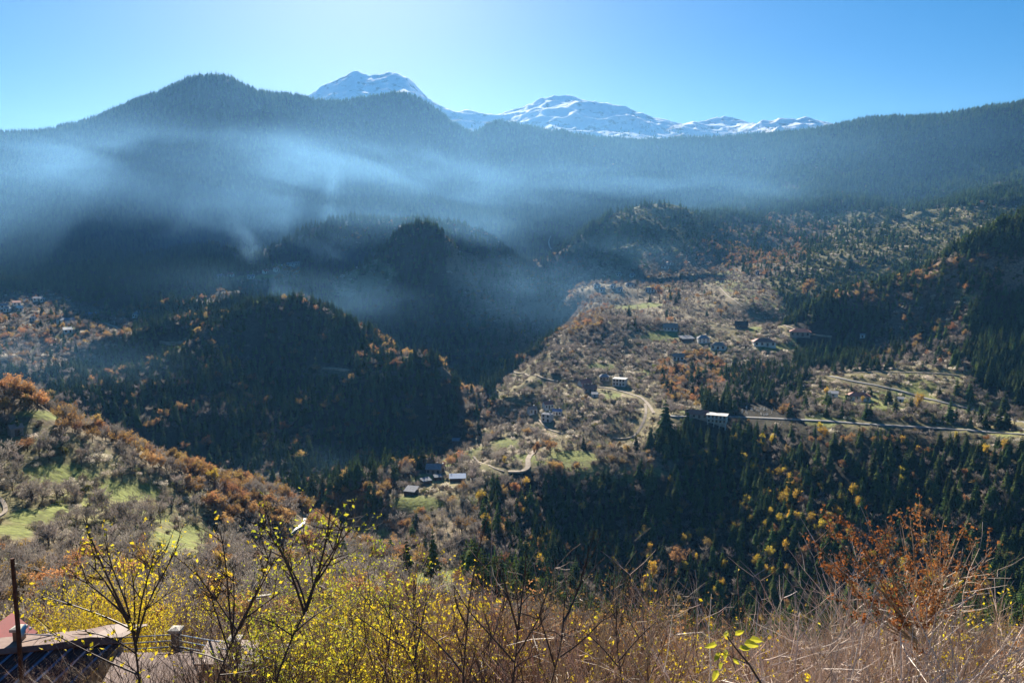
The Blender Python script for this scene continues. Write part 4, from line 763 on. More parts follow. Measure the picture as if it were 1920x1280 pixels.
for px, top, D in ((1170, 1140, 24), (1205, 1155, 23), (1235, 1175, 22), (1130, 1185, 22), (930, 1140, 30), (980, 1130, 32), (1060, 1170, 26)):
    put('rusty', px, top, D, 'rust orange leaved shrub behind the arching whips')
for i in range(60):
    px = rq.uniform(620, 1930); put('stalk', px, 1230, rq.uniform(9, 16), 'clump of dry straw coloured stalks at the foot of the thicket', s=rq.uniform(.9, 1.6))

for i in range(15):
    put('darkwhip', rq.uniform(170, 540), rq.uniform(1120, 1215), rq.uniform(10, 16), 'fine dark twigged shrub between the shed and the big saplings')
for i in range(14):
    put('darkwhip', rq.uniform(640, 1240), rq.uniform(1090, 1190), rq.uniform(9, 15), 'dark bare shrub among the pale arching whips')
for i in range(26):
    px = rq.uniform(1230, 1930); put('silver', px, rq.uniform(1140, 1215)-max(0, px-1500)*.12, rq.uniform(9.5, 15), 'silvery bare shrub of stout pale branches in the thicket')
for i in range(7):
    put('silver', rq.uniform(1560, 1860), rq.uniform(1040, 1110), rq.uniform(11, 13), 'tall silvery bare shrub tangled round the russet shrubs')

# saplings drawn stem by stem: each stem runs from root to tip through sighted points
def sapling(name, label, D, stems, cat='sapling', buds=True, leafmat=None, leaves=0, lsize=.045, twigs=0, m='sapbark', seed=1, twl=.35):
    r = random.Random(seed); root = P(stems[0][1][0][0], stems[0][1][0][1], D); zg = hg(root.x, root.y)
    t = thing(name, label, cat, (root.x, root.y, zg)); O = Vector((root.x, root.y, zg)); s = MB(); bd = MB(); lf = MB(); spots = []
    for si, (r0, pts) in enumerate(stems):
        W = []
        for k, q in enumerate(pts):
            dd = D+(q[2] if len(q) > 2 else .35*math.sin(si*2.4)*k/(len(pts)))
            W.append(P(q[0], q[1], dd)-O)
        if si == 0 or pts[0][1] > 1275: W.insert(0, Vector((W[0].x*.5, W[0].y*.5, -.3)))
        fine = []
        for a, b in zip(W[:-1], W[1:]):
            n = max(2, int((b-a).length/.16))
            for k in range(n): fine.append(a.lerp(b, k/n)+Vector((r.gauss(0, .006), r.gauss(0, .006), 0)))
        fine.append(W[-1]); n = len(fine)
        for _ in range(2): fine = [fine[0]]+[(fine[i-1]+2*fine[i]+fine[i+1])/4 for i in range(1, n-1)]+[fine[-1]]
        rr_ = [r0*.8*(1-.72*i/n) for i in range(n)]; s.tube(fine, rr_, 6)
        for i in range(2, n-1):
            spots.append((fine[i], (fine[i+1]-fine[i]).normalized(), rr_[i]))
    for p, d, q in spots:
        if buds and r.random() < .75:
            for _ in range(r.choice((1, 2, 2))):
                o = Vector((r.gauss(0, 1), r.gauss(0, 1), r.gauss(.4, .6))).normalized(); c = p+o*(q+.004); bd.tube([c, c+(o+d).normalized()*.012, c+(o+d*1.5).normalized()*.022], [.005, .006, .001], 4)
    if name == 'russet_shrub': zt = max(p.z for p, _, _ in spots); spots = [q for q in spots if q[0].z > zt*.62] or spots
    for k in range(twigs):
        p, d, q = r.choice(spots); o = (d*.8+Vector((r.gauss(0, .6), r.gauss(0, .6), r.gauss(.15, .5)))).normalized()
        pts, d2 = branch(s, p, o, twl*r.uniform(.4, 1.3), min(q, .006), .0018, 4, r, .16, .04, 4)
        if twl > .3:
            for _ in range(2): branch(s, pts[r.randrange(1, 4)], d2+Vector((r.gauss(0, .6), r.gauss(0, .6), r.gauss(0, .5))), twl*.4*r.uniform(.4, 1.2), .003, .0012, 3, r, .2, .03, 3)
        spots2 = pts[1:]
        if leafmat:
            for _ in range(int(leaves/twigs)+1): lf.leaf(r.choice(spots2)+Vector((r.gauss(0, .03), r.gauss(0, .03), r.gauss(-.02, .03))), lsize*r.uniform(.6, 1.3), r)
    s.build('stems', M[m], t)
    if bd.v: bd.build('buds', M['bud'], t)
    if lf.v: lf.build('leaves', M[leafmat], t)
    return t
sapling('sapling', 'many stemmed dark sapling fanning out over the shed roof', 7.0, [
 (.030, [(262, 1285), (258, 1240), (252, 1200), (243, 1160)]), (.016, [(243, 1165), (215, 1110), (185, 1050), (168, 1000), (156, 972)]), (.015, [(250, 1190), (228, 1140), (195, 1080), (165, 1055)]),
 (.014, [(254, 1210), (270, 1140), (300, 1085), (320, 1050), (335, 1020)]), (.012, [(254, 1200), (262, 1120), (285, 1060), (290, 1030)]), (.013, [(240, 1160), (200, 1120), (160, 1090), (128, 1075)]), (.012, [(247, 1180), (210, 1160), (130, 1130), (80, 1118)]),
 (.011, [(258, 1230), (225, 1200), (180, 1185), (145, 1180)]), (.012, [(256, 1220), (240, 1130), (205, 1060), (196, 1010)]), (.010, [(252, 1190), (255, 1120), (246, 1060)]), (.012, [(262, 1265), (170, 1225), (110, 1190), (78, 1180)])], leafmat='lemonleaf', leaves=520, twigs=102, seed=4)
sapling('sapling', 'dark sapling with upright rods crossing the pale sheet roof', 7.6, [
 (.026, [(402, 1285), (420, 1240), (436, 1200)]), (.016, [(436, 1200), (470, 1130), (495, 1080), (510, 1018)]), (.013, [(448, 1178), (478, 1120), (500, 1075), (516, 1045)]), (.014, [(436, 1205), (430, 1120), (422, 1040), (413, 995)]),
 (.012, [(438, 1190), (440, 1120), (436, 1060)]), (.011, [(430, 1215), (400, 1140), (390, 1100)]), (.012, [(444, 1180), (405, 1120), (372, 1080), (358, 1068)]), (.012, [(455, 1160), (500, 1130), (525, 1110)]), (.010, [(420, 1240), (360, 1215), (310, 1225)]), (.010, [(410, 1265), (470, 1260), (530, 1240)])], leafmat='lemonleaf', leaves=260, twigs=93, seed=5)
sapling('sapling', 'leaning dark sapling with forked top in front of the lime shrub', 7.2, [
 (.034, [(512, 1285), (530, 1240), (545, 1200), (570, 1150)]), (.020, [(570, 1150), (590, 1090), (605, 1040), (616, 990), (620, 948)]), (.016, [(572, 1148), (556, 1100), (534, 1040), (505, 1000), (488, 978)]), (.014, [(575, 1140), (560, 1080), (532, 1055), (530, 1012)]),
 (.014, [(590, 1095), (625, 1050), (640, 1000), (642, 985)]), (.012, [(582, 1120), (600, 1060), (650, 1000), (657, 992)]), (.012, [(552, 1185), (590, 1150), (625, 1133)]), (.012, [(548, 1190), (520, 1175), (508, 1160)]), (.011, [(575, 1145), (595, 1100), (575, 1030), (570, 1010)])], leafmat='limeleaf', leaves=260, twigs=85, seed=6)
sapling('sapling', 'tall single black rod rising above all the other saplings', 6.2, [(.017, [(866, 1285), (872, 1220), (880, 1120), (890, 1060), (905, 1000), (924, 940)]), (.010, [(868, 1260), (820, 1200), (760, 1160), (720, 1120)]), (.009, [(876, 1180), (850, 1120), (852, 1100)])], twigs=10, seed=7)
sapling('sapling', 'dark sapling with two straight prongs in the middle of the thicket', 6.8, [
 (.022, [(960, 1285), (968, 1220), (972, 1170)]), (.013, [(972, 1170), (980, 1110), (987, 1057)]), (.013, [(970, 1180), (955, 1120), (936, 1065)]), (.010, [(974, 1180), (971, 1140), (969, 1108)]), (.012, [(965, 1240), (920, 1190), (880, 1150), (850, 1095)]), (.011, [(966, 1230), (1000, 1180), (1020, 1140)])], twigs=40, seed=8)
sapling('sapling', 'dark sapling whose curved stem reaches a single high tip', 6.8, [
 (.020, [(1030, 1285), (1050, 1230), (1058, 1160)]), (.014, [(1058, 1165), (1075, 1130), (1092, 1085), (1099, 1046)]), (.011, [(1040, 1250), (1020, 1180), (1010, 1150)]), (.011, [(1054, 1200), (1060, 1150), (1058, 1118)]), (.010, [(1050, 1230), (1100, 1200), (1155, 1130)])], twigs=44, seed=9)
sapling('sapling', 'slim dark sapling before the rust orange shrub', 7.4, [(.016, [(1170, 1285), (1155, 1220), (1156, 1133)]), (.010, [(1160, 1250), (1120, 1200), (1090, 1180)]), (.010, [(1158, 1240), (1200, 1190), (1230, 1165)])], twigs=44, seed=10)
sapling('sapling', 'thin dark sapling in front of the yellow leaved shrub', 7.4, [(.018, [(790, 1285), (770, 1230), (745, 1200), (715, 1120)]), (.012, [(775, 1240), (790, 1180), (800, 1120)]), (.010, [(760, 1215), (700, 1180), (665, 1150)])], twigs=51, seed=11, leafmat='lemonleaf', leaves=80)
# long fine whips of the middle thicket, bright against the forest
rw = random.Random(77)
for k, (bx, tx0, tx1) in enumerate(((1090, 1000, 1110), (1120, 1090, 1180), (1150, 1150, 1240), (1050, 950, 1060), (1190, 1200, 1290))):
    st = [(.012, [(bx, 1285), (bx, 1262)])]
    for j in range(17):
        tx = rw.uniform(tx0, tx1); ty = rw.uniform(1045, 1150); st.append((rw.uniform(.005, .008), [(bx+rw.uniform(-14, 14), 1285), (bx*.6+tx*.4+rw.uniform(-14, 14), 1225), (bx*.25+tx*.75+rw.uniform(-8, 8), 1150), (tx, ty)]))
    sapling('whip_shrub', ('first', 'second', 'third', 'fourth', 'fifth')[k]+' fan of thin pale whips counted along the middle of the thicket', 8.6+k*.3, st, cat='shrub', buds=False, twigs=90, m='whip', seed=20+k, twl=.5)
# russet shrub
for nm, bx, D, tips in (('russet leaved shrub with two dense clusters standing above the bare thicket', 1725, 11.5, [(1550, 1060), (1545, 985), (1575, 968), (1600, 990), (1625, 975), (1650, 1010), (1580, 1040), (1620, 1060), (1560, 1110), (1660, 975), (1530, 1020), (1600, 1110)]),
                        ('tall russet leaved shrub with silvery twig ends next to its twin clustered neighbour', 1735, 12.2, [(1690, 980), (1705, 962), (1725, 958), (1745, 1000), (1770, 975), (1790, 1010), (1830, 1015), (1855, 1035), (1700, 1050), (1760, 1050), (1800, 1070), (1815, 975), (1780, 1000), (1850, 1080)])):
    st = [(.05, [(bx, 1290), (bx-4, 1240), (bx-8, 1190)])]
    for j, (tx, ty) in enumerate(tips):
        mx = bx*.55+tx*.45; st.append((.017, [(bx-6, 1205), (mx+rw.uniform(-15, 15), (1205*.5+ty*.5)+rw.uniform(0, 26)), (tx+(bx-tx)*.15, ty+28), (tx, ty)]))
    sapling('russet_shrub', nm, D, st, cat='shrub', buds=False, twigs=110, leafmat='russetleaf', leaves=1500, lsize=.055, m='whip', seed=len(nm), twl=.42)
# bright leafy sprig close to the camera
t = thing('leafy_sprig', 'bright yellow green sprig of broad leaves catching the sun above the thicket', 'sprig', P(1430, 1285, 3.6)); O = t.location.copy(); s = MB()
W = [P(*q, 3.6)-O for q in ((1430, 1285), (1405, 1245), (1380, 1215), (1362, 1190))]; s.tube(W, [.006, .005, .004, .002], 5); s.tube([P(1405, 1245, 3.6)-O, P(1352, 1222, 3.55)-O], [.003, .0015], 4); s.build('stem', M['sapbark'], t)
lf = MB(); rl = random.Random(2)
for px, py, ax, ay, L in ((1345, 1208, -1, -.1, .065), (1360, 1195, .2, 1, .05), (1378, 1190, .7, .55, .06), (1395, 1206, 1, .15, .075), (1405, 1198, 1, .1, .07), (1385, 1214, .9, .3, .06), (1350, 1222, -.5, -.9, .05), (1362, 1216, -.2, -.6, .045), (1352, 1240, 0, -1, .04), (1374, 1234, .8, -.5, .045), (1346, 1255, -.4, -1, .06)):
    c = P(px, py, 3.6+rl.uniform(-.05, .05))-O; a = Vector((ax, rl.uniform(-.3, .3), ay)).normalized(); b = a.cross(Vector((rl.uniform(-.4, .4), -1, rl.uniform(-.2, .5)))).normalized()*L*.26; a *= L*.85; n = Vector((0, -.012, .004)); dr = Vector((0, 0, -.25*L))
    lf.add([c, c+a*.3+b, c+a*.35+n, c+a*.3-b, c+a*.75+b*.8+dr*.5, c+a*.75+n+dr*.5, c+a*.75-b*.8+dr*.5, c+a*1.15+dr], [(0, 2, 1), (0, 3, 2), (1, 2, 5, 4), (2, 3, 6, 5), (4, 5, 7), (5, 6, 7)])
lf.build('leaves', mat('sunlit_leaves', (.66, .60, .05), .4, .3, 25, col2=(.42, .42, .05), trans=.4, spec=.5), t)

# ---------------------------------------------------------------- sheds, fence, pole by the lower left corner
M['rust'] = mat('rusty_sheet', (.11, .055, .04), .5, .4, 3, col2=(.05, .03, .03), spec=.5, metal=.3, bump=.15)
M['palesheet'] = mat('pale_weathered_sheet', (.34, .25, .21), .6, .3, 2, col2=(.18, .12, .10), spec=.3, metal=.1, bump=.3)
M['capsheet'] = mat('pinkish_ridge_sheet', (.26, .17, .13), .6, .3, 2, col2=(.15, .09, .07), spec=.2, bump=.3)
M['bluestrip'] = mat('bluish_clear_strip', (.10, .14, .24), .3, .2, 2, spec=.8)
M['pipe'] = mat('grey_pipe', (.55, .55, .55), .3, .2, 4, spec=.6, metal=.6)
M['render'] = mat('yellowed_render', (.42, .33, .22), .9, .4, 2, col2=(.26, .19, .13), bump=.3)
M['cap'] = mat('white_cap', (.6, .55, .46), .8, .2, 3)
M['tarp'] = mat('blue_tarpaulin', (.03, .09, .32), .35, .5, 2, spec=.5)
M['redroof'] = mat('crimson_roof', (.42, .05, .05), .6, .2, 2, spec=.3)
M['polewood'] = mat('pole_wood', (.16, .08, .05), .85, .4, 6, bump=.4)
def corrug(mb, a, b, c, n, amp=.03, m=0):
    """corrugated sheet: a->b across the waves, a->c along them"""
    a, b, c = Vector(a), Vector(b), Vector(c); nrm = (b-a).cross(c-a).normalized(); nrm *= (1 if nrm.z > 0 else -1); V = []
    for i in range(n*4+1):
        f = i/(n*4); o = nrm*math.sin(i*math.pi/2)*amp; V += [a.lerp(b, f)+o, a.lerp(b, f)+(c-a)+o]
    F = [(2*i, 2*i+2, 2*i+3, 2*i+1) for i in range(n*4)]; k = len(V); V2 = [v-nrm*.012 for v in V]
    mb.add(V+V2, F+[tuple(q+k for q in f[::-1]) for f in F], m)
A0, A1 = P(-60, 1216, 35.2), P(232, 1214, 36.6); A1.z = A0.z = (A0.z+A1.z)/2
dn = Vector((-.32, -.95, 0)).normalized(); t = thing('shed', 'long shed with a dark rusty corrugated roof and a pinkish ridge', 'shed', ((A0+A1)/2).to_tuple()[:2]+(hg(*((A0+A1)/2).to_tuple()[:2]),)); O = t.location.copy()
m_ = MB(); corrug(m_, A0-O, A1-O, A0-O+dn*4.2+Vector((0, 0, -1.25)), 38, .025); r_ = m_.build('roof', M['rust'], t)
for k in range(8):
    sb = MB(); a = A0.lerp(A1, .04+k*.128)-O+Vector((0, 0, .06)); w = (A1-A0).normalized()*.07; e = dn*4.1+Vector((0, 0, -1.22)); sb.add([a-w, a+w, a+w+e, a-w+e, a-w-Vector((0, 0, .03)), a+w-Vector((0, 0, .03)), a+w+e-Vector((0, 0, .03)), a-w+e-Vector((0, 0, .03))], [(0, 3, 2, 1), (4, 5, 6, 7), (0, 1, 5, 4), (3, 7, 6, 2), (0, 4, 7, 3), (1, 2, 6, 5)]); sb.build('roof_strip', M['bluestrip'], r_)
m_ = MB(); up = Vector((0, 0, 1)); n_ = 14; ex = (A1-A0)
for i in range(n_):
    f0, f1 = i/n_, (i+1)/n_; bump = lambda f: .10+.16*math.exp(-((f-.76)/.12)**2); a, b_ = A0+ex*f0-O, A0+ex*f1-O
    q = [a+dn*.22+up*.05, b_+dn*.22+up*.05, b_+up*(.12+bump(f1)), a+up*(.12+bump(f0)), b_-dn*1.6+up*(.02+bump(f1)), a-dn*1.6+up*(.02+bump(f0))]
    m_.add(q+[v-up*.05 for v in q], [(0, 1, 2, 3), (3, 2, 4, 5), (7, 6, 9, 8), (8, 9, 11, 10), (0, 6, 7, 1)])
m_.build('ridge', M['capsheet'], t)
m_ = MB(); Wl = A0-O+dn*3.7; Wr = A1-O+dn*3.7; bl = -1.5
m_.add([Wl+up*-1.25, Wr+up*-1.25, Vector((Wr.x, Wr.y, bl)), Vector((Wl.x, Wl.y, bl)), A1-O-up*.05, Vector(((A1-O).x, (A1-O).y, bl)), A0-O-up*.05, Vector(((A0-O).x, (A0-O).y, bl))], [(0, 1, 2, 3), (1, 4, 5, 2), (0, 3, 7, 6)]); m_.build('wall', M['render'], t)
B0, B1 = P(222, 1222, 36), P(392, 1219, 36); B1.z = B0.z
t = thing('lean_to', 'open lean-to under a pale pinkish corrugated sheet roof with a blue tarpaulin store beside it', 'shed', (B0.x, B0.y-1, hg(B0.x, B0.y-1))); O = t.location.copy(); t['label'] = 'lean-to under a pale pinkish corrugated sheet roof'
m_ = MB(); corrug(m_, B0-O, B1-O, B0-O+Vector((.55, -3.4, -.25)), 26, .03); m_.build('roof', M['palesheet'], t)
m_ = MB(); ew = (B1-B0).normalized()
for q in (B0-O, B1-O, B0-O+Vector((.5, -3.2, -.2)), B1-O+Vector((.5, -3.2, -.2))): m_.box((q.x, q.y, (q.z-1.5)/2-.05), (.07, .07, (q.z+1.5)/2))
m_.box(((B0+B1)/2-O+Vector((.25, -1.6, -.35))), (2., .05, .07)); m_.build('frame', M['wood'], t)
# dark store with tarpaulin
Cc = P(425, 1245, 34.5); t = thing('store_hut', 'ruined brown store hut with a hole and a pale slab roof edge', 'hut', (Cc.x, Cc.y, hg(Cc.x, Cc.y))); O = t.location; hz_ = Cc.z-O.z
m_ = MB(); m_.box((0, 0, (hz_-1.5)/2), (.95, .9, (hz_+1.5)/2)); m_.build('wall', M['render'], t)
m_ = MB(); m_.box((.0, .3, hz_+.42), (1.25, .9, .05), R=Matrix.Rotation(.12, 3, 'X')); m_.box((-.9, .3, hz_+.2), (.08, .8, .2)); m_.box((.9, .3, hz_+.2), (.08, .8, .2)); m_.build('roof', M['palesheet'], t)
m_ = MB(); m_.box((-.45, -.35, hz_+.05), (.38, .5, .1)); m_.build('opening', M['rust'], t)
m_ = MB(); tp = [Vector((x*.8/4, y*.6/3, .07*math.sin(x*1.7+y)+.04*math.cos(y*2.3+x))) for y in range(4) for x in range(5)]; m_.add(tp, [(y*5+x, y*5+x+1, y*5+x+6, y*5+x+5) for y in range(3) for x in range(4)]); m_.add([v-Vector((0, 0, .02)) for v in tp], [(y*5+x, y*5+x+5, y*5+x+6, y*5+x+1) for y in range(3) for x in range(4)])
q = P(405, 1278, 33.2); o = m_.build('tarpaulin', M['tarp']); o.location = q; o.rotation_euler = (.5, 0, 0); tag(o, 'crumpled blue tarpaulin lying beside the ruined store hut', 'tarpaulin')
st_ = MB(); zb = hg(q.x+.4, q.y+.3); st_.box((.4, .3, (zb-.5-q.z)/2-.12), (.5, .3, (q.z-zb+.5)/2)); st = st_.build('block', M['render']); st.location = q; tag(st, 'rendered block carrying the blue tarpaulin', 'block')
# fence: square concrete posts with white caps, three pipes
posts = [(35, 1176, 36.5), (196, 1186, 37.5), (330, 1178, 38), (440, 1196, 34), (536, 1214, 31.5), (622, 1290, 27)]
t = thing('pipe_fence', 'grey pipe fence between square concrete posts with white caps', 'fence', (P(*posts[3]).x, P(*posts[3]).y, hg(P(*posts[3]).x, P(*posts[3]).y))); O = t.location.copy(); tops = []
for (px, py, D) in posts:
    p = P(px, py, D)-O; zb = hg(p.x+O.x, p.y+O.y)-O.z-.5; m_ = MB(); m_.box((p.x, p.y, (p.z+zb)/2-.06), (.2, .2, (p.z-zb)/2-.06)); po = m_.build('post', M['render'], t); tops.append(p)
    m_ = MB(); m_.box((p.x, p.y, p.z-.04), (.29, .29, .07)); m_.add([(p.x-.29, p.y-.29, p.z+.03), (p.x+.29, p.y-.29, p.z+.03), (p.x+.29, p.y+.29, p.z+.03), (p.x-.29, p.y+.29, p.z+.03), (p.x, p.y, p.z+.12)], [(0, 1, 4), (1, 2, 4), (2, 3, 4), (3, 0, 4)]); m_.build('cap', M['cap'], po)
for a, b in zip(tops[:-1], tops[1:]):
    for k in range(3):
        m_ = MB(); dz = Vector((0, 0, -.3-.32*k)); m_.tube([a+dz, b+dz], [.035, .035], 8); m_.build('rail', M['pipe'], t)
# low retaining wall and slab below the fence
q = P(470, 1262, 33); m_ = MB(); m_.box((0, 0, -.9), (1.5, .25, 1.0), R=Matrix.Rotation(-.35, 3, 'Z')); m_.box((0, -.1, .14), (1.6, .36, .05), R=Matrix.Rotation(-.35, 3, 'Z')); o = m_.build('retaining_wall', M['render']); o.location = q; tag(o, 'yellowed low retaining wall below the pipe fence', 'wall')
for k, (px, py, D) in enumerate(((464, 1250, 32.6), (474, 1244, 32.9), (487, 1120, 60))):
    q = P(px, py, D); m_ = MB(); m_.box((0, 0, 0), (.42 if k < 2 else .9, .16, .05), R=Matrix.Rotation(.3-k*.2, 3, 'Y') @ Matrix.Rotation(.5, 3, 'Z')); m_.box((.1, .14, .1), (.38 if k < 2 else .8, .12, .04), R=Matrix.Rotation(-.12, 3, 'Y'))
    if k == 2: m_.box((0, 0, -1.6), (.07, .07, 1.6))
    o = m_.build('board_stack', M['cap']); o.location = q; tag(o, ['two short white boards lying on the retaining wall', 'upper pair of white boards on the retaining wall', 'pale board nailed to a stake behind the saplings'][k], 'boards')
# red roofed hut with satellite dish, pole with cable
q = P(-10, 1172, 38); zg = hg(q.x, q.y); t = thing('red_roofed_hut', 'hut with a crimson gable roof behind the wooden pole', 'hut', (q.x, q.y, zg)); h_ = q.z-zg
m_ = MB(); m_.box((0, 0, (h_-1.9)/2), (.9, 1.2, (h_+.1)/2+.0)); m_.add([(-.9, -1.2, h_-.9), (.9, -1.2, h_-.9), (0, -1.2, h_-.15), (-.9, 1.2, h_-.9), (.9, 1.2, h_-.9), (0, 1.2, h_-.15)], [(0, 1, 2), (3, 5, 4)]); m_.build('wall', M['render'], t)
m_ = MB()
for s_ in (-1, 1): m_.add([(0, -1.4, h_-.1), (0, 1.4, h_-.1), (s_*1.25, 1.4, h_-1.15), (s_*1.25, -1.4, h_-1.15), (0, -1.4, h_), (0, 1.4, h_), (s_*1.25, 1.4, h_-1.05), (s_*1.25, -1.4, h_-1.05)], [(0, 1, 2, 3), (7, 6, 5, 4), (0, 3, 7, 4), (1, 5, 6, 2), (3, 2, 6, 7)])
m_.build('roof', M['redroof'], t)
q = P(37, 1183, 36.2); t = thing('satellite_dish', 'grey satellite dish on an arm beside the wooden pole', 'satellite dish', q); m_ = MB(); V = [(0, 0, 0)]; F = []
Rm = Matrix.Rotation(-.85, 3, 'Z') @ Matrix.Rotation(rad(62), 3, 'X')
for i in range(1, 5):
    for k in range(18): a = k*math.pi/9; rr_ = .34*i/4; V.append((rr_*math.cos(a), rr_*math.sin(a)*1.1, -.12*(i/4)**2))
for k in range(18): F.append((0, 1+k, 1+(k+1) % 18))
for i in range(3):
    for k in range(18): F.append((1+i*18+k, 1+(i+1)*18+k, 1+(i+1)*18+(k+1) % 18, 1+i*18+(k+1) % 18))
V = [Rm @ Vector(v) for v in V]; m_.add(V, F); m_.add([v+Vector((.012, -.012, -.01)) for v in V], [f[::-1] for f in F]); m_.build('reflector', M['pipe'], t, smooth=True)
m_ = MB(); e = Vector((.42, .12, .05)); m_.tube([Vector((0, 0, -.3)), Vector((.25, 0, -.22)), e], [.014, .012, .012], 5); m_.box(e+Vector((.02, 0, .03)), (.05, .05, .06)); m_.tube([Vector((0, 0, 0)), Vector((-.08, 0, -.2)), Vector((-.08, 0, -3.2))], [.03, .03, .03], 6); m_.build('arm', M['pipe'], t)
q = P(23, 1046, 34); zb = P(20, 1290, 34).z-3; t = thing('utility_pole', 'reddish brown wooden pole standing beside the crimson roofed hut', 'pole', (q.x, q.y, hg(q.x, q.y))); O = t.location.copy()
m_ = MB(); m_.tube([Vector((-.03, 0, -.6)), Vector((0, 0, (q.z-O.z)*.5)), q-O], [.115, .10, .085], 10); m_.build('post', M['polewood'], t); m_ = MB(); m_.tube([q-O+Vector((.09, -.02, -.35)), q-O+Vector((.16, -.02, -.35)), q-O+Vector((.16, -.02, -.24))], [.02, .02, .035], 6); m_.build('insulator', M['cap'], t)
m_ = MB(); a = P(26, 1054, 34); b_ = P(300, 1100, 62); c_ = P(640, 1150, 100)
for a, b_ in ((a, b_), (b_, c_)): m_.tube([a.lerp(b_, k/12)-Vector((0, 0, 1.3*math.sin(math.pi*k/12)))*.5 for k in range(13)], [.016]*13, 4)
tag(m_.build('cable', M['pipe']), 'thin grey cable running from the wooden pole down the hillside', 'cable')
HAZE = 3.2e-5

# ---------------------------------------------------------------- air: even haze, then the smoke banks
def volume_mat(name, col, dens, aniso):
    m = bpy.data.materials.new(name); m.use_nodes = True; N = m.node_tree.nodes; N.clear(); out = N.new('ShaderNodeOutputMaterial'); v = N.new('ShaderNodeVolumePrincipled')
    v.inputs['Color'].default_value = (*col, 1); v.inputs['Density'].default_value = dens; v.inputs['Anisotropy'].default_value = aniso
    m.node_tree.links.new(v.outputs[0], out.inputs['Volume']); return m, v
hz = MB(); zlo = float(Zg.min())-1.; zhi = float(Zg.max())+25; hz.box((0, 6180, (zlo+zhi)/2), (13200, 6400, (zhi-zlo)/2))
hm, _ = volume_mat('air', (.17, .48, 1.), HAZE, .35)
tag(hz.build('haze', hm), kind='stuff')
def smoke(name, c, h, dens, sc, lo, hi, tilt=0, seed=0., col=(.25, .56, .95), yaw=0, det=4):
    m, v = volume_mat(name, col, 1, .35); nt = m.node_tree; N = nt.nodes; L = nt.links
    tc = N.new('ShaderNodeTexCoord'); mp = N.new('ShaderNodeMapping'); mp.inputs['Scale'].default_value = sc; mp.inputs['Location'].default_value = (seed, seed*.7, 0); L.new(tc.outputs['Object'], mp.inputs[0])
    no = N.new('ShaderNodeTexNoise'); no.inputs['Scale'].default_value = 1; no.inputs['Detail'].default_value = det; no.inputs['Distortion'].default_value = .7; L.new(mp.outputs[0], no.inputs['Vector'])
    mr = N.new('ShaderNodeMapRange'); mr.interpolation_type = 'SMOOTHSTEP'; mr.inputs[1].default_value = lo; mr.inputs[2].default_value = hi; L.new(no.outputs['Fac'], mr.inputs[0])
    # fade to nothing towards every side of the bank
    ds = N.new('ShaderNodeVectorMath'); ds.operation = 'DIVIDE'; ds.inputs[1].default_value = h; L.new(tc.outputs['Object'], ds.inputs[0])
    ln = N.new('ShaderNodeVectorMath'); ln.operation = 'LENGTH'; L.new(ds.outputs[0], ln.inputs[0])
    fd = N.new('ShaderNodeMapRange'); fd.interpolation_type = 'SMOOTHSTEP'; fd.inputs[1].default_value = 1; fd.inputs[2].default_value = .15; L.new(ln.outputs['Value'], fd.inputs[0])
    mu = N.new('ShaderNodeMath'); mu.operation = 'MULTIPLY'; L.new(mr.outputs[0], mu.inputs[0]); L.new(fd.outputs[0], mu.inputs[1])
    m2 = N.new('ShaderNodeMath'); m2.operation = 'MULTIPLY'; m2.inputs[1].default_value = dens; L.new(mu.outputs[0], m2.inputs[0]); L.new(m2.outputs[0], v.inputs['Density'])
    # ellipsoid hull
    V = []; F = []; n, k = 20, 10
    for i in range(1, k):
        for j in range(n): a, b = math.pi*i/k, 2*math.pi*j/n; V.append((math.sin(a)*math.cos(b)*h[0], math.sin(a)*math.sin(b)*h[1], math.cos(a)*h[2]))
    V += [(0, 0, h[2]), (0, 0, -h[2])]
    for i in range(k-2):
        for j in range(n): F.append((i*n+j, (i+1)*n+j, (i+1)*n+(j+1) % n, i*n+(j+1) % n))
    for j in range(n): F.append((len(V)-2, j, (j+1) % n)); F.append((len(V)-1, (k-2)*n+(j+1) % n, (k-2)*n+j))
    b = MB(); b.add(V, F); o = b.build('smoke', m); o.location = c; o.rotation_euler = (0, tilt, yaw); tag(o, kind='stuff'); return o
def bank(px, py, D, hw, hd, hpx, **k):
    u, t = ray(px, py); smoke('smoke', (float(u)*D, D, float(t)*D), (hw*D/FPX, hd, hpx*D/FPX), **k)
bank(900, 340, 2600, 1500, 1000, 250, dens=.00036, sc=(1/500, 1/500, 1/200), lo=.05, hi=.8, seed=101.)
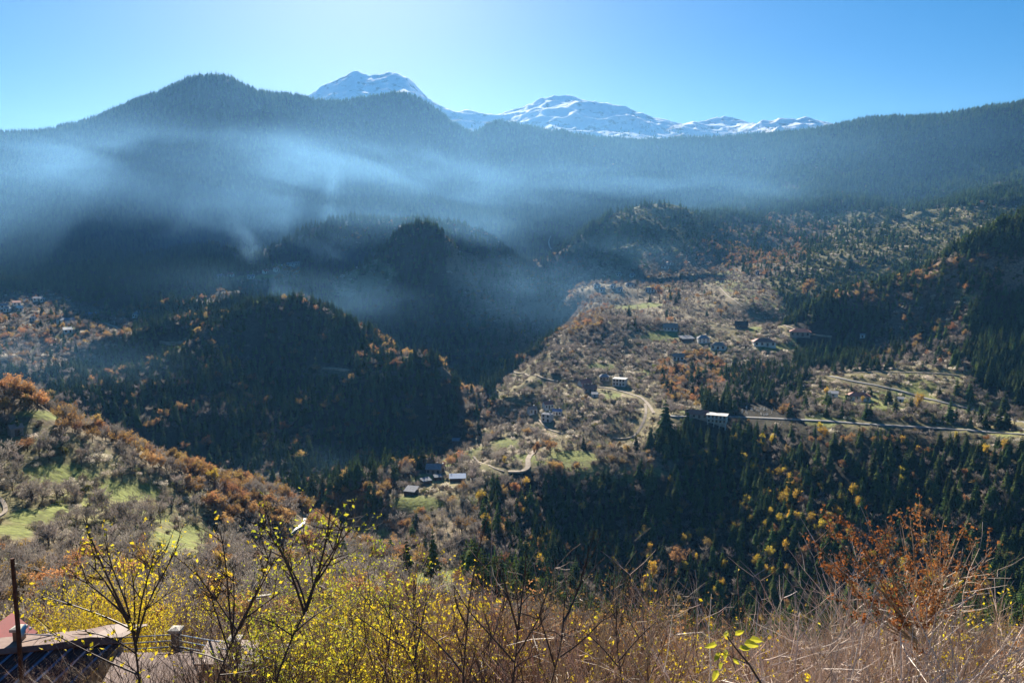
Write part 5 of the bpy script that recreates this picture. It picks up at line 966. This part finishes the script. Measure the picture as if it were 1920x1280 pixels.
bank(260, 400, 2000, 1000, 450, 170, dens=.0008, sc=(1/450, 1/400, 1/150), lo=.05, hi=.9, seed=111., det=5)
bank(430, 360, 2250, 760, 520, 150, dens=.0017, sc=(1/380, 1/400, 1/100), lo=.36, hi=.82, tilt=rad(9), seed=3.1, det=6)
bank(150, 300, 2400, 460, 300, 75, dens=.0014, sc=(1/340, 1/360, 1/70), lo=.36, hi=.82, tilt=rad(2), seed=9.4, det=6)
bank(740, 335, 2450, 480, 300, 90, dens=.0024, sc=(1/340, 1/340, 1/90), lo=.36, hi=.82, tilt=rad(9), seed=21., det=6)
bank(400, 450, 1700, 250, 170, 90, dens=.0028, sc=(1/150, 1/150, 1/100), lo=.3, hi=.9, seed=5.)
bank(1180, 350, 2600, 620, 400, 60, dens=.0011, sc=(1/330, 1/330, 1/60), lo=.30, hi=.88, tilt=rad(3), seed=31.)
bank(462, 455, 1330, 36, 50, 95, dens=.0045, sc=(1/30, 1/40, 1/40), lo=.3, hi=.85, tilt=rad(-22), seed=2., col=(.3, .62, 1))
bank(880, 455, 1800, 330, 110, 80, dens=.0036, sc=(1/200, 1/200, 1/100), lo=.2, hi=.85, seed=41., tilt=rad(10))
bank(700, 480, 1800, 280, 90, 60, dens=.0034, sc=(1/160, 1/160, 1/60), lo=.2, hi=.85, seed=48., tilt=rad(4))
bank(560, 560, 1280, 400, 110, 75, dens=.0016, sc=(1/160, 1/150, 1/80), lo=.2, hi=.85, seed=45., tilt=rad(6))
bank(1000, 560, 1400, 260, 180, 110, dens=.0015, sc=(1/180, 1/180, 1/80), lo=.2, hi=.85, seed=51.)
bank(60, 680, 790, 360, 70, 80, dens=.0014, sc=(1/150, 1/120, 1/70), lo=.15, hi=.85, seed=55.)
bank(560, 880, 700, 190, 60, 60, dens=.0012, sc=(1/100, 1/100, 1/70), lo=.2, hi=.85, seed=71.)
bank(1160, 480, 1900, 240, 200, 55, dens=.0009, sc=(1/180, 1/180, 1/80), lo=.2, hi=.85, seed=91.)
